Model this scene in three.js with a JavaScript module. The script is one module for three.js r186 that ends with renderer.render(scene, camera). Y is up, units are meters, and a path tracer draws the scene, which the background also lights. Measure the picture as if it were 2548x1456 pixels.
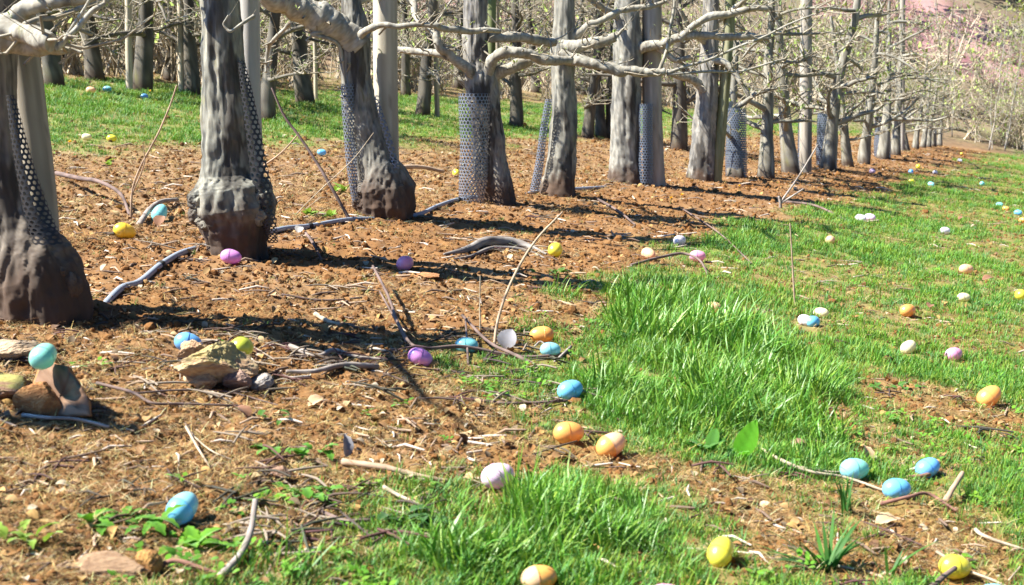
import * as THREE from 'three';
import { Sky } from 'three/addons/objects/Sky.js';

// ------------------------------------------------------------------ camera, sky, sun, exposure
const scene = new THREE.Scene();
const PITCH = 9 * Math.PI / 180, EYE = 0.742, F = 3076;             // focal length in units of a 2548 wide picture
const camera = new THREE.PerspectiveCamera(2 * Math.atan(728 / F) * 180 / Math.PI, 1024 / 585, 0.05, 600);
camera.position.set(0, EYE, 0);
camera.rotation.set(-PITCH, 0, 0);
scene.add(camera);
camera.focus = 4.2;
camera.userData.fStop = 9;

const SUN = new THREE.Vector3(-0.69, 0.82, 0.13).normalize();
const sky = new Sky();
sky.name = 'sky';
sky.scale.setScalar(500);
sky.userData = { kind: 'structure', label: 'clear bright spring sky above the orchard' };
sky.material.uniforms.sunPosition.value.copy(SUN);
sky.material.uniforms.turbidity.value = 9;
sky.material.uniforms.rayleigh.value = 0.6;
sky.material.uniforms.mieCoefficient.value = 0.004;
sky.material.uniforms.cloudCoverage.value = 0;
scene.add(sky);
scene.environmentIntensity = 0.1;

const sun = new THREE.DirectionalLight(new THREE.Color(1.0, 0.945, 0.83), 5);
sun.name = 'sun';
sun.position.copy(SUN).multiplyScalar(60);
sun.castShadow = true;
sun.shadow.mapSize.set(4096, 4096);
Object.assign(sun.shadow.camera, { left: -22, right: 22, top: 22, bottom: -22, near: 1, far: 140 });
scene.add(sun, sun.target);

const renderer = new THREE.WebGLRenderer({ antialias: true });
renderer.toneMapping = THREE.LinearToneMapping;
renderer.toneMappingExposure = 3.1;
renderer.shadowMap.enabled = true;

// ------------------------------------------------------------------ helpers
let seedState = 7;
const seed = (s) => { seedState = (s * 2654435761) >>> 0; };
function rnd() { seedState = (seedState + 0x6d2b79f5) | 0; let t = Math.imul(seedState ^ (seedState >>> 15), 1 | seedState); t = (t + Math.imul(t ^ (t >>> 7), 61 | t)) ^ t; return ((t ^ (t >>> 14)) >>> 0) / 4294967296; }
const rr = (a, b) => a + (b - a) * rnd();
const V = (x, y, z) => new THREE.Vector3(x, y, z);
const lerp = (a, b, t) => a + (b - a) * t;
const clamp = (x, a = 0, b = 1) => Math.min(b, Math.max(a, x));
const sstep = (a, b, x) => { const t = clamp((x - a) / (b - a)); return t * t * (3 - 2 * t); };
const mix = (a, b, t) => [lerp(a[0], b[0], t), lerp(a[1], b[1], t), lerp(a[2], b[2], t)];
function hash3(x, y, z) { let h = Math.imul(x, 374761393) ^ Math.imul(y, 668265263) ^ Math.imul(z, 2147483647 ^ 40503); h = Math.imul(h ^ (h >>> 13), 1274126177); h ^= h >>> 16; return (h >>> 0) / 4294967296; }
function vnoise(x, y, z) {
  const ix = Math.floor(x), iy = Math.floor(y), iz = Math.floor(z);
  let u = x - ix, v = y - iy, w = z - iz; u = u * u * (3 - 2 * u); v = v * v * (3 - 2 * v); w = w * w * (3 - 2 * w);
  const c = (a, b, d) => hash3(ix + a, iy + b, iz + d);
  return lerp(lerp(lerp(c(0, 0, 0), c(1, 0, 0), u), lerp(c(0, 1, 0), c(1, 1, 0), u), v), lerp(lerp(c(0, 0, 1), c(1, 0, 1), u), lerp(c(0, 1, 1), c(1, 1, 1), u), v), w) * 2 - 1;
}
function fbm(x, y, z, o = 3) { let s = 0, a = 0.5, n = 0; for (let i = 0; i < o; i++) { s += a * vnoise(x, y, z); n += a; x = x * 2.03 + 13.7; y = y * 2.03 + 7.1; z = z * 2.03 + 3.3; a *= 0.5; } return s / n; }

const taken = {};
function numbered(n) { const k = taken[n] = (taken[n] ?? -1) + 1; return k ? n + '_' + String(k).padStart(3, '0') : n; }
function tag(o, label, category, group, kind) { Object.assign(o.userData, { label, category }); if (group) o.userData.group = group; if (kind) o.userData.kind = kind; return o; }
function thing(name, label, category, pos, group) { const g = new THREE.Group(); g.name = numbered(name); if (pos) g.position.copy(pos); scene.add(g); return tag(g, label, category, group); }
function mesh(name, geo, mat, parent, kind) { const m = new THREE.Mesh(geo, mat); m.name = parent ? name : numbered(name); m.castShadow = m.receiveShadow = true; (parent ?? scene).add(m); if (kind) m.userData.kind = kind; return m; }
function copyOf(root, label, group) { const c = root.clone(); c.name = numbered(root.name.replace(/_\d{3}$/, '')); scene.add(c); c.userData = { ...root.userData }; if (label) c.userData.label = label; if (group) c.userData.group = group; return c; }

// collects strips, tubes and leaves into one geometry with vertex colours
class G {
  constructor() { this.p = []; this.c = []; this.i = []; }
  v(x, y, z, c) { this.p.push(x, y, z); this.c.push(c[0], c[1], c[2]); return this.p.length / 3 - 1; }
  tri(a, b, c) { this.i.push(a, b, c); }
  tube(P, R, nr, { amp = 0, freq = 8, col, sub = 1, cap = true, stretch = 0.35, flute = 0, ridge = 0 } = {}) {
    const n = (P.length - 1) * sub, curve = P.length > 2 ? new THREE.CatmullRomCurve3(P, false, 'centripetal') : null;
    const at = (t) => curve ? curve.getPoint(t) : P[0].clone().lerp(P[1], t);
    const rad = (t) => { const k = Math.min(P.length - 2, Math.floor(t * (P.length - 1))); return lerp(R[k], R[k + 1], (() => { const u = t * (P.length - 1) - k; return u; })()); };
    let prev = at(0), N = null; const start = this.p.length / 3; let T = V(0, 1, 0);
    for (let k = 0; k <= n; k++) {
      const t = k / n, c = at(t); T = at(Math.min(1, t + 0.5 / n)).sub(at(Math.max(0, t - 0.5 / n))).normalize();
      if (!N) { N = Math.abs(T.y) > 0.9 ? V(1, 0, 0) : V(0, 1, 0); }
      N.addScaledVector(T, -N.dot(T)).normalize(); const B = T.clone().cross(N), r0 = rad(t);
      for (let j = 0; j < nr; j++) {
        const a = j / nr * 2 * Math.PI, ca = Math.cos(a), sa = Math.sin(a);
        const d = V(N.x * ca + B.x * sa, N.y * ca + B.y * sa, N.z * ca + B.z * sa);
        let q = 0; if (amp) q = amp * fbm((c.x + d.x * r0) * freq, (c.y + d.y * r0) * freq * stretch, (c.z + d.z * r0) * freq, 3);
        if (flute) q += flute * fbm(ca * 2.2 + 5, c.y * 1.6, sa * 2.2, 2);
        if (ridge) { const w = fbm((c.x + d.x * r0) * 75, c.y * 14, (c.z + d.z * r0) * 75, 2); q += ridge * (0.5 - Math.abs(w) * 1.6 + 0.5 * vnoise((c.x + d.x * r0) * 50, c.y * 50, (c.z + d.z * r0) * 50)); }
        const r = r0 * (1 + q), x = c.x + d.x * r, y = c.y + d.y * r, z = c.z + d.z * r;
        this.v(x, y, z, col(x, y, z, t, q, d));
      }
      prev = c;
    }
    for (let k = 0; k < n; k++) for (let j = 0; j < nr; j++) { const a = start + k * nr + j, b = start + k * nr + (j + 1) % nr; this.tri(a, b, a + nr); this.tri(b, b + nr, a + nr); }
    if (cap) for (const [k, s] of [[0, 1], [n, -1]]) { const c = at(k / n), m = this.v(c.x, c.y, c.z, col(c.x, c.y, c.z, k / n, 0, V(0, 1, 0), true)); for (let j = 0; j < nr; j++) { const a = start + k * nr + j, b = start + k * nr + (j + 1) % nr; s > 0 ? this.tri(b, a, m) : this.tri(a, b, m); } }
    return this;
  }
  // a bent blade: base, direction (unit, horizontal), length, width, lift angle at root, droop
  blade(b, yaw, len, w, lift, droop, c, segs = 3, prof = (t) => 1 - t * t) {
    const dx = Math.cos(yaw), dz = Math.sin(yaw), sx = -dz, sz = dx; let x = b.x, y = b.y, z = b.z, ang = lift, last = null;
    for (let k = 0; k <= segs; k++) {
      const t = k / segs, h = w * prof(t) / 2, cc = Array.isArray(c[0]) ? mix(c[0], c[1], t) : c;
      if (k === segs && h < 1e-5) { const m = this.v(x, y, z, cc); this.tri(last[0], last[1], m); break; }
      const cur = [this.v(x - sx * h, y, z - sz * h, cc), this.v(x + sx * h, y, z + sz * h, cc)];
      if (last) { this.tri(last[0], last[1], cur[0]); this.tri(last[1], cur[1], cur[0]); }
      last = cur; const s = len / segs; x += dx * Math.cos(ang) * s; z += dz * Math.cos(ang) * s; y += Math.sin(ang) * s; ang -= droop / segs;
    }
    return this;
  }
  build() {
    const g = new THREE.BufferGeometry();
    g.setAttribute('position', new THREE.BufferAttribute(new Float32Array(this.p), 3));
    g.setAttribute('color', new THREE.BufferAttribute(new Float32Array(this.c), 3));
    g.setIndex(new THREE.BufferAttribute(new Uint32Array(this.i), 1));
    g.computeVertexNormals();
    return g;
  }
}
const std = (o) => new THREE.MeshStandardMaterial({ vertexColors: true, roughness: 0.9, side: THREE.DoubleSide, ...o });
const leafy = (t, o) => new THREE.MeshPhysicalMaterial({ vertexColors: true, roughness: 0.75, transmission: t, thickness: 0, side: THREE.DoubleSide, ...o });
const M = {
  ground: std({ roughness: 1, name: 'red soil' }), bark: std({ roughness: 0.92, name: 'bark' }), wood: std({ roughness: 0.95, name: 'weathered wood' }),
  twig: std({ roughness: 0.9, name: 'twig' }), stone: std({ roughness: 0.95, name: 'stone' }), crumb: std({ roughness: 1, name: 'soil crumb' }),
  litter: leafy(0.12, { name: 'dry leaf', roughness: 0.85 }), straw: std({ roughness: 0.7, name: 'straw' }),
  grass: leafy(0.5, { name: 'grass', roughness: 0.6, specularIntensity: 0.5 }), longGrass: leafy(0.45, { name: 'long grass', roughness: 0.45, specularIntensity: 0.8 }), weed: leafy(0.45, { name: 'weed leaf', roughness: 0.85, specularIntensity: 0.4 }), bigLeaf: leafy(0.6, { name: 'broad leaf', roughness: 0.8, specularIntensity: 0.4 }), leaf: leafy(0.5, { name: 'young leaf', roughness: 0.6 }), blossom: leafy(0.4, { name: 'blossom', roughness: 0.9 }),
  guardPale: std({ vertexColors: false, color: new THREE.Color(0.15, 0.165, 0.2), roughness: 0.3, name: 'pale plastic mesh' }),
  guardShadeTone: std({ vertexColors: false, color: new THREE.Color(0.018, 0.018, 0.02), roughness: 0.5, name: 'plastic mesh blackened for shade' }),  // same guard plastic, shade painted in as black for the two nearest trunks
  guardBlue: std({ vertexColors: false, color: new THREE.Color(0.1, 0.12, 0.155), roughness: 0.35, name: 'blue grey plastic mesh' }),
  hose: std({ vertexColors: false, color: new THREE.Color(0.27, 0.31, 0.37), roughness: 0.45, name: 'blue grey hose' }),
};

// ------------------------------------------------------------------ terrain
const ROW = (zz) => -2.6 + 0.47 * zz;                                     // the front row of trees: x at distance zz
const across = (x, z) => (x - ROW(-z)) / 1.105;                           // metres to the aisle side of the row
function hSmooth(x, z) {
  const zz = -z;
  let y = -0.1374 * x + 0.0385 * zz;
  const q = zz - 27 - 0.12 * (x - 8);
  if (q > 0) y += 0.5 * q * q / (q + 7);
  if (zz > 1) y += 0.03 * fbm(x * 0.35, 1.7, z * 0.35, 2) * sstep(1, 5, zz) * (1 + zz * 0.05);
  return y;
}
function hFull(x, z) {
  const soil = 1 - 0.5 * grassCover(x, z);
  return hSmooth(x, z) + soil * (0.016 * fbm(x * 9, 4.2, z * 9, 3) + 0.009 * fbm(x * 34, 8.8, z * 34, 3)) * sstep(30, 12, -z);
}
const cp = Math.cos(PITCH), sp = Math.sin(PITCH);
const dirAt = (px, py) => { const a = (px - 1274) / F, d = (py - 728) / F; return V(a, -d * cp - sp, d * sp - cp); };   // one metre of depth along the view
const depthOf = (p) => -(p.y - EYE) * sp - p.z * cp;
function onGround(px, py, lift = 0, full = true) {
  const d = dirAt(px, py); let a = 0.5, b = 160, t = a;
  for (t = a; t < 160; t *= 1.03) { if (EYE + d.y * t < hSmooth(d.x * t, d.z * t) + lift) { b = t; a = t / 1.03; break; } }
  for (let k = 0; k < 30; k++) { const m = (a + b) / 2; EYE + d.y * m < hSmooth(d.x * m, d.z * m) + lift ? b = m : a = m; }
  const x = d.x * b, z = d.z * b; return V(x, (full ? hFull(x, z) : hSmooth(x, z)) + lift, z);
}
function atPlane(px, py, wz) { const d = dirAt(px, py), t = wz / d.z; return V(d.x * t, EYE + d.y * t, wz); }
const wide = (px, p) => px * depthOf(p) / F;

// grass cover: the aisle, the strip behind the row and patches, with bare soil along the trees
let PATCH = [];
const edgeAt = (zz) => { const K = [[0, 1.5], [1.7, 1.42], [2.3, 1.3], [2.7, 1.2], [3.4, 1.12], [4.8, 0.88], [6, 0.74], [10, 0.72], [22, 0.5], [60, 0.5]]; for (let i = 1; i < K.length; i++) if (zz < K[i][0]) return lerp(K[i - 1][1], K[i][1], (zz - K[i - 1][0]) / (K[i][0] - K[i - 1][0])); return 0.5; };
function coverRaw(x, z) {
  const zz = -z, d = across(x, z), n = fbm(x * 1.7, 3.1, z * 1.7, 3) * 0.38 + fbm(x * 6, 9.1, z * 6, 2) * 0.12;
  let c = sstep(-0.14, 0.2, d - edgeAt(zz) + n);
  const back = sstep(-1.55, -2.3, d + n * 1.2) * sstep(-5.8, -5.0, d + n); c = Math.max(c, back * 0.95);
  c = Math.max(c, 0.4 * sstep(-5.4, -6, d + n * 2) * sstep(-10, -8, d)); if (d > 0.2) c *= 0.66 + 0.55 * sstep(-0.35, 0.25, fbm(x * 2.3, 41, z * 2.3, 3)) * 0.6;
  let tall = 0, force = 0;
  for (const q of PATCH) { const u = (x - q.x) / q.rx, v = (z - q.z) / q.rz, e = u * u + v * v + n * 0.9; if (e < 1.4) { const w = 1 - sstep(0.45, 1.25, e); c = lerp(c, q.c, w); tall = Math.max(tall, w * q.tall); } }
  return [clamp(c), tall];
}
const grassCover = (x, z) => coverRaw(x, z)[0];
// [px, py, half width px, half height px, cover, tall]
const patchSpec = [
  [1760, 870, 260, 180, 1, 1], [1600, 1010, 190, 70, 1, 0.8], [2020, 930, 120, 45, 1, 0.35], [1560, 720, 130, 40, 0.75, 0.25], [1400, 735, 60, 18, 0.6, 0.3],
  [1450, 1300, 230, 90, 1, 0.75], [1300, 1420, 330, 60, 1, 0.5], [1010, 1330, 110, 40, 0.85, 0.2], [1330, 1060, 60, 25, 0.7, 0.3], [1640, 1420, 240, 60, 0.75, 0.25],
  [2000, 1010, 110, 50, 0.2, 0], [2350, 1010, 200, 60, 0.3, 0], [2100, 1080, 130, 45, 0.25, 0], [2250, 1120, 250, 60, 0.6, 0], [1900, 1260, 160, 75, 0.16, 0], [2200, 1260, 320, 60, 0.42, 0], [2300, 1340, 260, 55, 0.22, 0], [2400, 1430, 200, 40, 0.2, 0],
  [1640, 1170, 190, 26, 0.35, 0], [1500, 1150, 160, 30, 0.25, 0], [1250, 1150, 120, 50, 0.06, 0], [900, 1060, 150, 22, 0.22, 0.1], [750, 1290, 120, 40, 0.3, 0.1], [760, 1450, 200, 14, 0.25, 0.2], [2040, 1400, 210, 60, 0.12, 0], [1950, 610, 170, 26, 1, 0.22], [2140, 530, 120, 16, 1, 0.2], [1640, 690, 90, 24, 0.9, 0.3], [2200, 640, 160, 30, 1, 0.14], [250, 270, 120, 22, 1, 0.2],
];
PATCH = patchSpec.map(([px, py, rx, ry, c, tall]) => { const p = onGround(px, py, 0, false), a = onGround(px, py + ry, 0, false), b = onGround(px, Math.max(py - ry, 380), 0, false); return { x: p.x, z: p.z, rx: wide(rx, p), rz: Math.abs(a.z - b.z) / 2, c, tall }; });

const SOIL = [0.155, 0.064, 0.014], SOIL2 = [0.24, 0.118, 0.033], DARKSOIL = [0.045, 0.019, 0.006], TURF = [0.14, 0.19, 0.025], DUFF = [0.28, 0.19, 0.1], HILL = [0.33, 0.2, 0.165], HILL2 = [0.19, 0.14, 0.09];
function groundColor(x, z) {
  const zz = -z, d = across(x, z), a = fbm(x * 2.3, 0.4, z * 2.3, 3), b = fbm(x * 22, 2.7, z * 22, 3), e = fbm(x * 90, 5.7, z * 90, 2);
  let c = mix(SOIL, SOIL2, clamp(0.5 + 0.9 * b)); c = mix(c, DARKSOIL, clamp(-e * 0.9 - 0.1));
  const duff = sstep(-0.1, 0.5, a + 0.3 * b) * 0.5 + sstep(-0.3, -1.0, d) * 0.4; c = mix(c, DUFF, clamp(duff + e * 0.3) * 0.75);
  c = mix(c, mix(TURF, DUFF, clamp(0.25 + b)), grassCover(x, z) * 0.75);
  const far = sstep(-5, -9, d) * 0.8; c = mix(c, mix(DUFF, HILL2, clamp(0.5 + a)), far);
  const hill = sstep(25, 31, zz); if (hill) { const p = fbm(x * 0.16, 9, z * 0.16, 3), pk = sstep(0.0, 0.35, p + 0.1 * b + sstep(6, 14, x) * 0.2); const lt = vnoise(x * 1.7, 3, z * 1.7) * 0.6 + vnoise(x * 0.7, 5, z * 0.7) * 0.5; c = mix(c, mix(mix(HILL2, [0.2, 0.24, 0.08], clamp(a)), mix([0.27, 0.115, 0.125], [0.38, 0.21, 0.205], clamp(0.5 + lt)), pk), hill); c = c.map((v) => v * (0.85 + 0.3 * lt)); }
  return c;
}
{
  const rings = [], angs = [];
  for (let r = 0.35; r < 190; r *= r < 6 ? 1.0052 : r < 75 ? 1.009 : 1.04) rings.push(r);
  const A = 0.56, fine = 520; for (let k = 0; k <= fine; k++) angs.push(-A + 2 * A * k / fine); for (let k = 1; k < 60; k++) angs.push(A + (2 * Math.PI - 2 * A) * k / 60);
  const na = angs.length, nr = rings.length, pos = new Float32Array((na * nr + 1) * 3), col = new Float32Array((na * nr + 1) * 3), idx = [];
  let o = 0; const put = (x, z) => { const c = groundColor(x, z); pos.set([x, hFull(x, z), z], o); col.set(c, o); o += 3; };
  for (const r of rings) for (const a of angs) put(Math.sin(a) * r, -Math.cos(a) * r);
  put(0, 0);
  for (let i = 0; i < nr - 1; i++) for (let j = 0; j < na; j++) { const a = i * na + j, b = i * na + (j + 1) % na; idx.push(a, b, a + na, b, b + na, a + na); }
  for (let j = 0; j < na; j++) idx.push(na * nr, (j + 1) % na, j);
  const g = new THREE.BufferGeometry(); g.setAttribute('position', new THREE.BufferAttribute(pos, 3)); g.setAttribute('color', new THREE.BufferAttribute(col, 3)); g.setIndex(new THREE.BufferAttribute(new Uint32Array(idx), 1)); g.computeVertexNormals();
  const m = mesh('ground', g, M.ground); m.userData = { kind: 'structure', label: 'red brown orchard soil with turf rising to a leafless hillside' };
}

// ------------------------------------------------------------------ bark, trees, posts, guards
function barkCol({ base = 0, light = [0.40, 0.38, 0.3], mid = [0.2, 0.185, 0.145], dark = 0.25, moss = 0.15, stain = 0.12, s = 1, scarsAndShade = [] } = {}) {
  return (x, y, z, t, q, d, cap) => {
    if (cap) return [0.35, 0.22, 0.12];
    const n = 0.55 * fbm(x * 30 * s, y * 7 * s, z * 30 * s, 3) + 0.75 * fbm(x * 75 * s, y * 9 * s, z * 75 * s, 2), m = fbm(x * 9 * s + 4, y * 4 * s, z * 9 * s, 3), f = fbm(x * 110 * s, y * 26 * s, z * 110 * s, 2);
    let c = mix(mid, light, clamp(0.48 + n * 1.2 + f * 0.7)); c = mix(c, [0.09, 0.075, 0.06], sstep(0.12, 0.5, f + n * 0.5) * 0.55); c = mix(c, [0.05, 0.042, 0.034], sstep(0.55 - dark, 0.85 - dark, m + 0.3 * n) * 0.85);
    c = mix(c, [0.17, 0.165, 0.05], sstep(0.62 - moss, 0.95 - moss, -m + 0.35 * f) * 0.7);
    for (const [cx, cy, w, hh] of scarsAndShade) { const e = ((x - cx) / w) ** 2 + ((y - cy) / hh) ** 2 + n * 1.1 + m * 0.9 + f * 0.5; if (e < 1.3) c = mix(c, [0.035, 0.028, 0.022], sstep(1.2, 0.6, e) * 0.78); }  // dark patches: charred bark plus painted shade on flanks and behind the guard
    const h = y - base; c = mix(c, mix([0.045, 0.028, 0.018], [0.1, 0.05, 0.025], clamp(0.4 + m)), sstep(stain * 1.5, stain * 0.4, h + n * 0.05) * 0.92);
    return c;
  };
}
const woodCol = (light = [0.42, 0.37, 0.29], mid = [0.26, 0.22, 0.165], green = 0) => (x, y, z, t, q, d, cap) => {
  const n = fbm(x * 70, y * 3.2, z * 70, 3), m = fbm(x * 14, y * 2, z * 14 + 8, 2); const k = fbm(x * 150, y * 2, z * 150 + 3, 2); let c = mix(mid, light, clamp(0.5 + n * 1.5 + k * 0.5)); c = mix(c, [0.1, 0.08, 0.06], Math.max(sstep(0.3, 0.55, m) * 0.6, sstep(0.35, 0.6, k) * 0.6)); return green ? mix(c, [0.085, 0.13, 0.025], green * clamp(0.6 + m)) : c;
};
// trunk or limb laid out from [px, py, width px, nearer m] in the upright plane through the tree's base
const layout = (list, z) => { const P = [], R = []; for (const [px, py, w, near = 0] of list) { const p = atPlane(px, py, z + near); P.push(p); R.push(wide(w, p) / 2); } return [P, R]; };

const twigCol = (x, y, z) => { const n = vnoise(x * 60, y * 60, z * 60); return mix([0.2, 0.165, 0.115], [0.36, 0.32, 0.245], clamp(0.5 + n)); };
const LEAF = [[0.26, 0.38, 0.04], [0.36, 0.46, 0.07], [0.22, 0.34, 0.06], [0.38, 0.42, 0.12]];
function leafCluster(g, p, n, size) { for (let k = 0; k < n; k++) { const c = LEAF[Math.floor(rnd() * 4)]; g.blade(V(p.x + rr(-1, 1) * size * 0.4, p.y + rr(-0.5, 0.5) * size * 0.4, p.z + rr(-1, 1) * size * 0.4), rr(0, 6.28), size * rr(0.7, 1.2), size * 0.5, rr(-0.3, 1.3), rr(0.2, 1), c, 2, (t) => t < 0.25 ? 0.35 + t * 2.6 : 1 - (t - 0.25) * 1.2 > 0.12 ? 1 - (t - 0.25) * 1.2 : 0.12); } }
// side shoots off a limb: wavy twigs with forks, leaves at the tips
function shoots(gt, gl, curve, r0, n, { len = 0.3, up = 0.6, forks = 2, leaf = 0.5, size = 0.022, thick = 1, from = 0.15, nr = 4 } = {}) {
  for (let k = 0; k < n; k++) {
    const t = rr(from, 1), p = curve.getPoint(t), T = curve.getTangent(t); const yaw = rr(0, 6.283);
    let d = V(Math.cos(yaw), rr(-0.35, 1) * 1.2 * up + 0.1, Math.sin(yaw)).addScaledVector(T, 0.7).normalize(); const L = len * rr(0.45, 1.3), P = [p.clone()]; let c = p.clone();
    for (let s = 0; s < 3; s++) { d.add(V(rr(-0.4, 0.4), rr(-0.25, 0.4), rr(-0.4, 0.4))).normalize(); c = c.clone().addScaledVector(d, L / 3); P.push(c); }
    const r = Math.min(r0 * 0.45, 0.0055) * thick * rr(0.7, 1.2); gt.tube(P, [r, r * 0.8, r * 0.6, r * 0.3], nr, { col: twigCol, cap: false });
    for (let f = 0; f < forks; f++) {
      const b = P[1 + Math.floor(rnd() * 3)], e = V(rr(-1, 1), rr(-0.3, 1), rr(-1, 1)).normalize().multiplyScalar(L * rr(0.25, 0.6)), q = b.clone().add(e), mdl = b.clone().addScaledVector(e, 0.5).add(V(rr(-1, 1), rr(-1, 1), rr(-1, 1)).multiplyScalar(L * 0.07));
      gt.tube([b, mdl, q], [r * 0.55, r * 0.45, r * 0.25], 3, { col: twigCol, cap: false }); if (rnd() < leaf) leafCluster(gl, q, 3, size * rr(0.7, 1.3));
    }
    if (rnd() < leaf) leafCluster(gl, c, 3, size * rr(0.7, 1.3));
  }
}

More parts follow.
